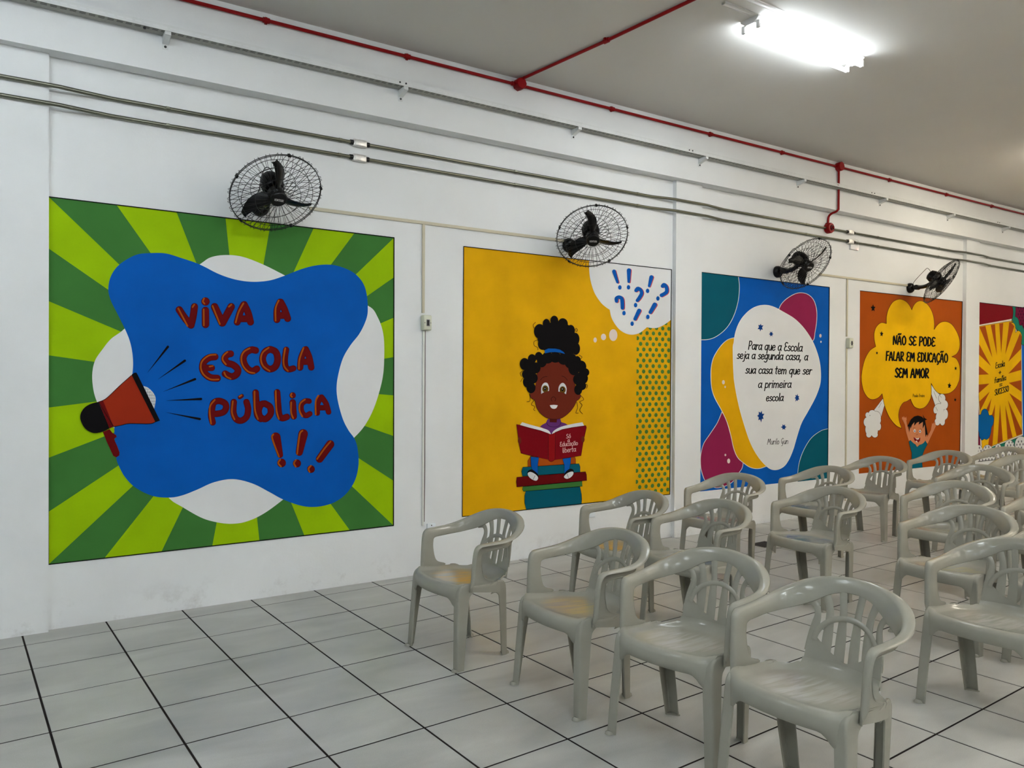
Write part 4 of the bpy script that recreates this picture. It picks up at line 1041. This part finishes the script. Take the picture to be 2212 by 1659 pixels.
for s_, a, b, h_ in (('Só', (815, 578), (885, 568), 62), ('a', (835, 632), (868, 628), 60), ('Educação', (725, 694), (985, 670), 66), ('liberta', (762, 782), (958, 762), 74)): text('book_lettering', TB, s_, a, b, h_*.95, 8, PALE, 6.5, m2)
fa = pieces([(400, 1400), (425, 1510), (490, 1610), (590, 1680), (707, 1700), (820, 1680), (930, 1600), (1010, 1500), (1050, 1415)], [(1050, 1415), (1095, 1380), (1110, 1320), (1030, 1180), (1000, 950), (850, 830), (700, 780), (540, 850), (430, 1000), (410, 1180), (330, 1300), (345, 1370), (400, 1400)])
poly('face', TH, fa, SKIN, 5, m2); outline('face_line', TH, fa, 5, BLACK, 5.2, m2, False)
ellipses('hair', TH, [(240, 840, 75, 95), (355, 760, 65, 75), (460, 720, 60, 70), (262, 1000, 62, 72), (290, 1120, 75, 90), (340, 1210, 70, 85), (370, 1060, 75, 85), (410, 900, 78, 88), (330, 900, 90, 100), (510, 790, 78, 100), (600, 740, 90, 92), (720, 735, 90, 85), (850, 760, 92, 92), (950, 800, 90, 110), (1010, 900, 90, 115), (1060, 800, 60, 85), (1120, 880, 82, 95), (1185, 970, 64, 65), (1130, 1060, 98, 100), (1080, 1080, 85, 90), (1120, 1180, 80, 70), (1075, 1240, 62, 80), (980, 730, 60, 50)], BLACK, 6, m2, 24)
ellipses('hair_bun', TH, [(475, 330, 90, 115), (580, 215, 58, 80), (703, 165, 62, 80), (835, 215, 80, 90), (960, 320, 64, 92), (1030, 450, 65, 98), (1040, 600, 65, 95), (520, 530, 72, 90), (740, 400, 290, 220), (720, 560, 220, 110), (900, 590, 160, 120), (600, 420, 160, 200)], BLACK, 6, m2, 24)
poly('hair_band', TH, [(550, 625), (610, 598), (720, 600), (790, 615), (845, 650), (870, 682), (800, 662), (720, 652), (640, 655), (558, 673)], BLUE, 7, m2)
poly('eye', TH, pieces([(498, 1305), (500, 1210), (525, 1150), (565, 1128), (600, 1145), (620, 1200), (620, 1258)], [(620, 1258), (560, 1270), (498, 1305)]), WHITE, 6, m2)
poly('eye', TH, pieces([(767, 1268), (772, 1200), (800, 1150), (838, 1133), (875, 1165), (895, 1225), (885, 1310)], [(885, 1310), (830, 1275), (767, 1268)]), WHITE, 6, m2)
ellipses('iris', TH, [(562, 1228, 48, 56)], IRIS, 6.5, m2); ellipses('iris', TH, [(832, 1242, 48, 56)], IRIS, 6.5, m2)
poly('eyelid', TH, [(500, 1315), (540, 1282), (620, 1262), (620, 1320)], SKIN, 6.7, m2); poly('eyelid', TH, [(760, 1272), (830, 1283), (885, 1318), (770, 1325)], SKIN, 6.7, m2)
ellipses('pupil', TH, [(558, 1224, 19, 28)], BLACK, 7, m2); ellipses('pupil', TH, [(830, 1234, 19, 28)], BLACK, 7, m2)
ellipses('glint', TH, [(557, 1221, 5, 8)], WHITE, 7.5, m2); ellipses('glint', TH, [(829, 1228, 5, 8)], WHITE, 7.5, m2)
strokes('face_line', TH, [[(485, 1090), (530, 1045), (592, 1034)], [(818, 1026), (868, 1046), (907, 1095)], [(668, 1418), (654, 1380), (690, 1349), (724, 1380), (712, 1415)]], 7, paint('dark_brown', (40, 8, 8)), 6, m2)
poly('mouth', TH, pieces([(632, 1482), (695, 1476), (757, 1482)], [(757, 1482), (735, 1524), (695, 1538), (655, 1522), (632, 1482)]), WHITE, 6, m2)
CUR = [[(410, 190), (374, 230), (388, 280)], [(440, 465), (388, 490), (392, 552), (440, 580), (447, 622)], [(1020, 312), (1045, 283), (1064, 310), (1050, 334), (1036, 320)], [(1090, 700), (1135, 730), (1108, 765)], [(217, 943), (170, 980), (190, 1032)], [(207, 1060), (178, 1115)], [(1190, 1150), (1222, 1172), (1203, 1222)],
       [(315, 1300), (326, 1380), (315, 1420), (275, 1427)], [(392, 1400), (345, 1470), (398, 1500), (382, 1548), (402, 1565)], [(1052, 1430), (1066, 1520), (1038, 1600), (1077, 1605)], [(1105, 1320), (1162, 1390), (1098, 1430), (1137, 1480), (1098, 1560), (1145, 1615)]]
for c_ in CUR: strokes('curl', TH, [c_], 7, BLACK, 4, m2)

# ================= mural 3: blue, white blob with quotation
m3 = mural('blue mural with a white blob carrying a handwritten sentence, teal and magenta shapes')
T3 = T(1500, 580, 6.9133); T3b = T(1500, 800, 6.1433)
q3 = [(1510.4, 587.5), (1791.7, 620.6), (1788, 1032.6), (1505.8, 1062.4)]
poly('background', IDT, q3, BLUE, 0, m3)
def u3(p): return ((p[0]/6.1433)*6.9133, (220+p[1]/6.1433)*6.9133)   # T3b crop -> T3 crop
def shape(name, pts, m, l, par, w=9, ol=True, tr_=T3):
    poly(name, tr_, pts, m, l, par); ol and outline(name+'_line', tr_, pts, w, WHITE, l+.4, par, False)
shape('teal_shape', pieces([(70, 50), (658, 123)], [(658, 123), (672, 260), (660, 450), (610, 650), (530, 820), (430, 940), (300, 1030), (180, 1063), (58, 1064)], [(58, 1064), (70, 50)]), TEAL, 1, m3, ol=False)
outline('white_line', T3, [(658, 126), (672, 260), (660, 450), (610, 650), (530, 820), (430, 940), (300, 1030), (180, 1063), (58, 1064)], 9, WHITE, 1.4, m3, True, False)
shape('magenta_shape', pieces([(1260, 610), (1300, 530), (1380, 450), (1500, 380), (1600, 362), (1700, 390), (1780, 470), (1822, 600), (1828, 760), (1802, 950), (1765, 1082), (1600, 1100), (1400, 900), (1260, 610)]), MAG, 1, m3)
shape('magenta_shape', pieces([u3(p) for p in ((365, 552), (330, 640), (290, 720), (200, 855), (125, 970), (88, 1100), (80, 1210), (95, 1340), (160, 1490), (300, 1560), (480, 1500), (580, 1375), (645, 1235), (600, 900), (365, 552))]), MAG, 1, m3)
shape('yellow_shape', pieces([(602, 1033), (500, 1062), (400, 1150), (300, 1300), (258, 1430), (246, 1580)]+[u3(p) for p in ((228, 225), (268, 360), (360, 530), (430, 680), (480, 850), (520, 1030), (570, 1150), (640, 1220), (740, 1287), (850, 1305), (960, 1272))], [u3((960, 1272)), (900, 2000), (700, 1500), (602, 1033)]), YEL, 2, m3)
tq = [u3(p) for p in ((1778, 775), (1680, 802), (1550, 900), (1450, 1060), (1390, 1230), (1370, 1390), (1368, 1478))]
poly('teal_shape', T3, pieces(tq, [tq[-1], u3((1768, 1432))], [u3((1768, 1432)), tq[0]]), TEAL, 1, m3); outline('white_line', T3, tq, 7, WHITE, 1.4, m3, True, False)
wb = [(590, 1100), (608, 980), (650, 850), (720, 730), (830, 620), (950, 560), (1080, 548), (1200, 580), (1330, 650), (1480, 740), (1600, 850), (1700, 980), (1780, 1120), (1840, 1280), (1875, 1430)]+[u3(p) for p in ((1677, 60), (1668, 180), (1630, 300), (1580, 410), (1500, 555), (1420, 700), (1360, 880), (1310, 1050), (1250, 1190), (1180, 1280), (1080, 1320), (980, 1290), (850, 1150), (740, 950), (640, 650), (580, 420), (535, 180), (520, 20))]+[(576, 1200)]
poly('white_blob', T3, wb, WHITE, 3, m3, True); outline('blob_line', T3, wb, 7, paint('bright_white', (228, 226, 224)), 3.4, m3)
def star(tr_, cx, cy, rx, ry, m, l, par, n=5, inner=.5, rot=0, jit=0):
    P = []
    for k in range(2*n):
        r = 1 if k % 2 == 0 else inner; r *= 1+(random.uniform(-jit, jit) if k % 2 == 0 else 0)
        a = -math.pi/2+math.pi*k/n+rot; P.append((cx+rx*r*math.cos(a), cy+ry*r*math.sin(a)))
    poly('star', tr_, P, m, l, par)
star(T3, 987, 878, 42, 62, NAVY, 4, m3, 6, .55, .1, .15); star(T3, 1147, 978, 35, 44, NAVY, 4, m3, 6, .5, .5)
star(T3b, 1363, 365, 35, 56, NAVY, 4, m3, 7, .55, .2, .2); star(T3b, 880, 608, 46, 74, NAVY, 4, m3, 7, .6, .3, .2); star(T3b, 1186, 753, 38, 46, NAVY, 4, m3, 6, .5, .5, .1)
for tr_, a in ((T3, (1882, 1005, 17, 28)), (T3, (1890, 1095, 10, 16)), (T3b, (385, 158, 19, 28)), (T3b, (408, 220, 10, 15)), (T3b, (411, 1123, 12, 16)), (T3b, (455, 1203, 20, 32))): ellipses('painted_bubble', tr_, [a], PINKW, 4, m3)
for tr_, s_, a, b, h_, w_ in ((T3, 'Para que a Escola', (800, 1208), (1612, 1240), 126, 15), (T3, 'seja a segunda casa, a', (632, 1345), (1695, 1372), 118, 15), (T3, 'sua casa tem que ser', (758, 1566), (1750, 1582), 120, 15),
                              (T3b, 'a primeira', (842, 232), (1285, 230), 106, 13), (T3b, 'escola', (948, 408), (1180, 405), 100, 13), (T3b, 'Murilo Gun', (965, 985), (1245, 975), 78, 6)): text('handwriting', tr_, s_, a, b, h_, w_, BLACK, 4, m3, .12)
for a, b in ((q3[0], q3[1]), (q3[1], q3[2])):
    mb = MB(); stroke_px(mb, [a, b], 1.4, 5); fin(mb, 'border_line', BLACK, m3)

# ================= mural 4: orange, yellow cloud, boy
m4 = mural('burnt orange mural with a yellow cloud of black capitals above a boy with raised arms')
T5 = T(1850, 620, 7.9); T5b = T(1850, 820, 7.9)
q4 = [(1857.8, 628), (2078.9, 651.5), (2073.2, 1002), (1855.3, 1023.2)]
poly('background', IDT, q4, RUST, 0, m4)
def d5(l): return [(a, b+1580) for a, b in l]
cloud = pieces([(330, 1015), (305, 900), (305, 780), (340, 680), (400, 620), (450, 608), (512, 625)], [(512, 625), (515, 500), (550, 370), (620, 260), (700, 215), (770, 212), (850, 250), (910, 320), (945, 392)], [(945, 392), (980, 310), (1040, 250), (1110, 238), (1190, 275), (1260, 360), (1310, 480), (1330, 620), (1325, 730)],
    [(1325, 730), (1380, 650), (1450, 600), (1540, 592), (1630, 640), (1710, 760), (1760, 900), (1760, 1040), (1710, 1140), (1625, 1190)], [(1625, 1190), (1700, 1220), (1750, 1310), (1768, 1430), (1760, 1560)]+d5([(1745, 40), (1690, 150), (1600, 225), (1500, 245), (1400, 230), (1330, 160), (1276, 60)]),
    d5([(1276, 60), (1278, 250), (1250, 360), (1180, 460), (1090, 497), (1000, 470), (950, 400), (925, 330)]), d5([(925, 330), (860, 370), (800, 395), (745, 480), (720, 600), (735, 720), (775, 832)]), d5([(775, 832), (680, 785), (580, 670), (510, 530), (470, 400), (440, 240)]),
    d5([(440, 240), (370, 310), (280, 340), (200, 310), (130, 210), (95, 80), (85, -40)])+[(90, 1480), (105, 1380), (150, 1220), (230, 1085), (330, 1015)])
poly('cloud', T5, cloud, YEL2, 3, m4); outline('cloud_line', T5, cloud, 6, BLACK, 3.4, m4, False)
for pg in ([(450, 325), (300, 520), (420, 640), (480, 440)], [(1278, 90), (1275, 240), (1345, 450), (1385, 540), (1520, 300), (1400, 235), (1330, 160)]):
    poly('smoke_trail', T5b, pg, WHITE, 1, m4); outline('trail_line', T5b, pg, 5, BLACK, 1.3, m4, False)
S1 = [(190, 605, 36, 46), (270, 570, 58, 50), (330, 640, 88, 100), (190, 725, 66, 85), (230, 850, 78, 110), (300, 870, 66, 105), (368, 690, 50, 75), (378, 800, 42, 68), (212, 940, 44, 48), (315, 940, 50, 48), (260, 700, 90, 90), (330, 770, 70, 90), (270, 800, 80, 90)]
S2 = [(1460, 320, 58, 75), (1500, 430, 62, 80), (1410, 500, 85, 90), (1520, 590, 42, 85), (1440, 640, 85, 110), (1382, 720, 46, 62), (1468, 720, 42, 62), (1347, 520, 32, 58)]
for S_ in (S1, S2):
    ellipses('smoke_line', T5b, [(a, b, c+5, d+5) for a, b, c, d in S_], BLACK, 2, m4); ellipses('smoke_puff', T5b, S_, WHITE, 2.3, m4)
strokes('trail_line', T5b, [[(1320, 200), (1368, 320)], [(1410, 245), (1450, 305)], [(1355, 470), (1385, 535)], [(425, 395), (380, 480)]], 4, BLACK, 2.6, m4, False)
poly('arm', T5b, [(785, 680), (850, 690), (860, 760), (890, 850), (922, 1030), (895, 1048), (850, 900), (828, 770)], SKIN2, 3, m4)
poly('arm', T5b, [(1283, 790), (1352, 800), (1310, 890), (1215, 1092), (1165, 1045), (1230, 940), (1272, 860)], SKIN2, 3, m4)
poly('hand', T5b, [(775, 665), (782, 630), (800, 650), (808, 618), (822, 652), (836, 640), (840, 660), (852, 628), (858, 690), (790, 700)], SKIN2, 3, m4)
poly('hand', T5b, [(1285, 800), (1290, 735), (1303, 760), (1325, 725), (1328, 755), (1345, 715), (1350, 760), (1358, 790), (1345, 815)], SKIN2, 3, m4)
shp = [(895, 1062), (930, 1028), (1000, 1100), (1035, 1150), (1090, 1110), (1172, 1032), (1212, 1105), (1160, 1200), (1128, 1290), (1118, 1400), (1130, 1497), (942, 1518), (945, 1250), (912, 1130)]
poly('shirt', T5b, shp, SHIRT, 3.5, m4); outline('shirt_line', T5b, shp, 4, BLACK, 3.8, m4, False)
poly('neck', T5b, [(1000, 1090), (1090, 1100), (1035, 1150)], SKIN2, 4, m4)
poly('face', T5b, [(905, 880), (880, 920), (885, 985), (930, 1040), (990, 1095), (1060, 1115), (1140, 1085), (1190, 1010), (1205, 950), (1180, 780), (1100, 700), (980, 710), (920, 800)], SKIN2, 4.3, m4, True)
poly('hair', T5b, [(868, 797), (900, 745), (930, 680), (985, 630), (1050, 612), (1110, 630), (1150, 665), (1132, 592), (1165, 655), (1208, 682), (1172, 695), (1190, 790), (1220, 945), (1195, 940), (1180, 985), (1165, 770), (1130, 840), (1135, 720), (1060, 770), (1072, 720), (1030, 735), (985, 790), (990, 725), (950, 770), (925, 842), (918, 790), (902, 905), (893, 800)], BLACK, 4.8, m4)
ellipses('eye', T5b, [(995, 875, 20, 28)], WHITE, 4.8, m4); ellipses('eye', T5b, [(1085, 885, 20, 26)], WHITE, 4.8, m4); ellipses('pupil', T5b, [(997, 879, 9, 12), (1083, 884, 9, 12)], NAVY, 5, m4)
strokes('face_line', T5b, [[(965, 840), (985, 815), (1005, 818)], [(1085, 835), (1105, 842), (1115, 865)], [(1020, 950), (1035, 932), (1050, 945)]], 4, paint('brown_line', (90, 40, 20)), 5, m4)
poly('mouth', T5b, [(975, 982), (1000, 995), (1040, 1005), (1090, 988), (1085, 1045), (1050, 1078), (1010, 1060), (985, 1030)], BRED, 4.8, m4)
poly('teeth', T5b, [(1002, 993), (1035, 1005), (1075, 992), (1060, 1022), (1030, 1025)], WHITE, 5, m4); poly('tongue', T5b, [(1005, 1055), (1030, 1040), (1050, 1078), (1020, 1068)], PINKW, 5, m4)
for tr_, a in ((T5, (285, 360, 43, 68)), (T5, (430, 800, 33, 52)), (T5, (350, 1126, 20, 30)), (T5, (1693, 1388, 23, 38)), (T5b, (1587, 105, 34, 58)), (T5b, (1686, 345, 22, 35))): star(tr_, *a, BLACK, 4, m4, 5, .48, random.uniform(-.15, .15))
for tr_, s_, a, b, h_, w_ in ((T5, 'NÃO SE PODE', (622, 978), (1345, 1012), 150, 25), (T5, 'FALAR EM EDUCAÇÃO', (500, 1250), (1562, 1288), 150, 24), (T5, 'SEM AMOR', (655, 1540), (1238, 1550), 155, 27), (T5b, 'Paulo Freire', (960, 298), (1165, 298), 52, 5)): text('lettering', tr_, s_, a, b, h_, w_, BLACK, 4.5, m4, .03)
for a, b in ((q4[0], q4[1]), (q4[1], q4[2])):
    mb = MB(); stroke_px(mb, [a, b], 1.2, 5); fin(mb, 'border_line', BLACK, m4)

# ================= mural 5: sunburst, partly outside the photo
m5 = mural('mural cut by the right edge with an orange and yellow sunburst and blue splash')
T6 = T(2095, 640, 9.2137); T6b = T(2095, 820, 9.2137)
def w2p(x, z):
    a = proj((x, YM, z)); return (a[0], a[1])
zt5, zb5, xe5 = 2.65, .415, 13.9
q5 = [(2110.9, 652.9), w2p(xe5, zt5), w2p(xe5, zb5), (2107.4, 997.7)]
poly('background', IDT, q5, DMAG, 0, m5)
def topy(x): return 652.9+(q5[1][1]-652.9)*(x-2110.9)/(q5[1][0]-2110.9)
poly('red_panel', T6, [(148, 122), (850, 208), (860, 300), (855, 445), (830, 452), (137, 572)], BRED, 1, m5)
rt = q5[1][0]
poly('blue_panel', IDT, [(2207, 745), (rt, 765), (rt, q5[2][1]-3), (2209, 985)], BLUE, 1, m5)
gw = pieces([(845, 205), (862, 300), (855, 400), (835, 480)], [(835, 480), (890, 600), (1000, 760), (1030, 960)], [(1030, 960), (1160, 960), (1130, 700), (1070, 640), (1040, 580), (990, 570), (970, 470), (940, 425), (905, 405)], [(905, 405), (915, 213)])
poly('green_ribbon', T6, gw, TEALG, 1.5, m5); outline('ribbon_line', T6, gw, 6, BLACK, 1.7, m5, False)
mb = MB()
for r in range(9):
    for c in range(6):
        x, y = 965+c*50+(25 if r % 2 else 0), 235+r*62
        if x < 925+max(0, (y-400))*.55: continue
        disc(mb, T6((x, y)), 13/9.2137, 24/9.2137, 1.2, 8)
fin(mb, 'dark_dots', paint('plum', (72, 4, 40)), m5)
poly('white_frame', T6, [(133, 578), (832, 450), (832, 478), (820, 500), (900, 600), (1015, 900), (1032, 975), (1055, 2765), (445, 3010), (215, 3060), (185, 2340), (130, 1500)], CREAM, 2, m5)
sb = pieces([(137, 606), (820, 492), (815, 518)], [(815, 518), (870, 530), (905, 590), (912, 725)], [(912, 725), (955, 685), (1005, 710), (1035, 800), (1020, 980)], [(1020, 980), (1038, 2745)], [(1038, 2745), (445, 2980)], [(445, 2980), (260, 3060)], [(260, 3060), (243, 3040)], [(243, 3040), (200, 2350)], [(200, 2350), (160, 1700)], [(160, 1700), (137, 606)])
poly('sunburst', T6, sb, YEL2, 3, m5); outline('sunburst_line', T6, sb, 6, BLACK, 3.5, m5, False)
def dn(l): return [(a, b+1658.5) for a, b in l]
for w_ in ([(190, 612), (310, 590), (450, 1225)], [(415, 572), (500, 558), (540, 1180)], [(585, 543), (665, 530), (625, 1140)], [(785, 512), (815, 518), (880, 590), (885, 600), (705, 1160)], [(1000, 730), (1030, 800), (1025, 1040), (765, 1305)], [(1025, 1260), (1022, 1465), (765, 1540)], [(138, 865), (138, 1115), (420, 1390)], [(142, 1355), (155, 1565), (380, 1555)],
           dn([(165, 100), (177, 270), (390, 80)]), dn([(190, 435), (205, 620), (395, 240)]), dn([(330, 590), (380, 640), (430, 375)]), dn([(360, 1345), (450, 1312), (480, 900), (505, 490), (440, 700)]), dn([(550, 1270), (655, 1222), (600, 490)]), dn([(750, 1188), (850, 1150), (705, 510)]), dn([(930, 1118), (1036, 1080), (1036, 1020), (755, 400)]), dn([(1028, 440), (1034, 740), (785, 270)]), dn([(1022, 10), (1026, 240), (775, 65)])):
    poly('sun_ray', T6, w_, RUST, 3.3, m5)
spl = [(220, 690), (240, 620), (300, 582), (355, 620), (385, 708), (440, 708), (475, 770), (465, 880), (430, 950), (420, 1050), (385, 1150), (330, 1195), (290, 1178), (240, 1205), (190, 1130), (180, 1050), (145, 960), (130, 850), (140, 750), (180, 705)]
poly('blue_splash', T6b, spl, paint('splash_blue', (4, 92, 158)), 4, m5, True); outline('splash_line', T6b, spl, 6, BLACK, 4.3, m5)
poly('green_foot', T6b, [(440, 1340), (1060, 1120), (1500, 1120), (1500, 1400), (440, 1450)], TEALG, 2.5, m5)
fe = [(180, 1420, 75, 115), (355, 1420, 95, 120), (565, 1380, 62, 105), (790, 1330, 98, 125), (1020, 1290, 122, 160), (1270, 1260, 130, 150), (1500, 1300, 110, 150)]
ellipses('scallop_line', T6b, [(a, b, c+5, d+6) for a, b, c, d in fe], BLACK, 4.5, m5)
ellipses('scallop', T6b, fe, WHITE, 4.8, m5)
poly('dotted_foot', IDT, [T6b((113, 1420)), T6b((800, 1400)), (rt, T6b((0, 1330))[1]), (rt, q5[2][1]), (2107.4, 997.7)], WHITE, 4.8, m5)
mb = MB()
for r in range(6):
    for c in range(24):
        x, y = 130+c*62+(31 if r % 2 else 0), 1610-c*5-r*62
        if any(((x-a)/(p-8))**2+((y-b)/(d-14))**2 < 1 for a, b, p, d in fe) or r < 3: disc(mb, T6b((x, y)), 13/9.2137, 25/9.2137, 5, 8)
fin(mb, 'grey_dots', GRY, m5)
for tr_, s_, a, b, h_, w_ in ((T6, 'Escola', (508, 1440), (695, 1390), 118, 13), (T6, '+', (572, 1560), (625, 1545), 90, 15), (T6b, 'família', (490, 72), (722, 8), 110, 13), (T6b, '=', (585, 148), (645, 138), 95, 16), (T6b, 'SUCESSO', (492, 318), (775, 230), 115, 15)): text('lettering', tr_, s_, a, b, h_, w_, BLACK, 4, m5, .04)
mb = MB(); stroke_px(mb, [q5[0], q5[1]], 1.2, 5.5); fin(mb, 'border_line', BLACK, m5)
mb = MB(); stroke_px(mb, [q5[3], q5[2]], 1.2, 5.5); fin(mb, 'border_line', BLACK, m5)

# ---- maker's name on the fan badges
BPR = mat('badge_print', (190, 190, 190), .5, .3)
for t, Mh in FANS:
    mb = MB(); x = 0; word = 'VENTISOL'; tot = sum(GL[c][0]+.12 for c in word); k = .066/tot
    for c in word:
        for l in GL[c][1]:
            P = [Vector(v) for v in (cr(l, 3) if len(l) > 3 else l)]
            for p, q in zip(P, P[1:]):
                d = (Vector((q.x-p.x, q.y-p.y))).normalized(); nn = Vector((-d.y, d.x))*.085
                mb.add([((x+a.x-tot/2)*k, (a.y-.5)*k*1.25, .0708) for a in (Vector((p.x, p.y))+nn, Vector((q.x, q.y))+nn, Vector((q.x, q.y))-nn, Vector((p.x, p.y))-nn)], [(0, 3, 2, 1)])
        x += GL[c][0]+.12
    o = link('badge_lettering', mb.mesh('badge_lettering', BPR, fix=False), t); o.matrix_local = Mh
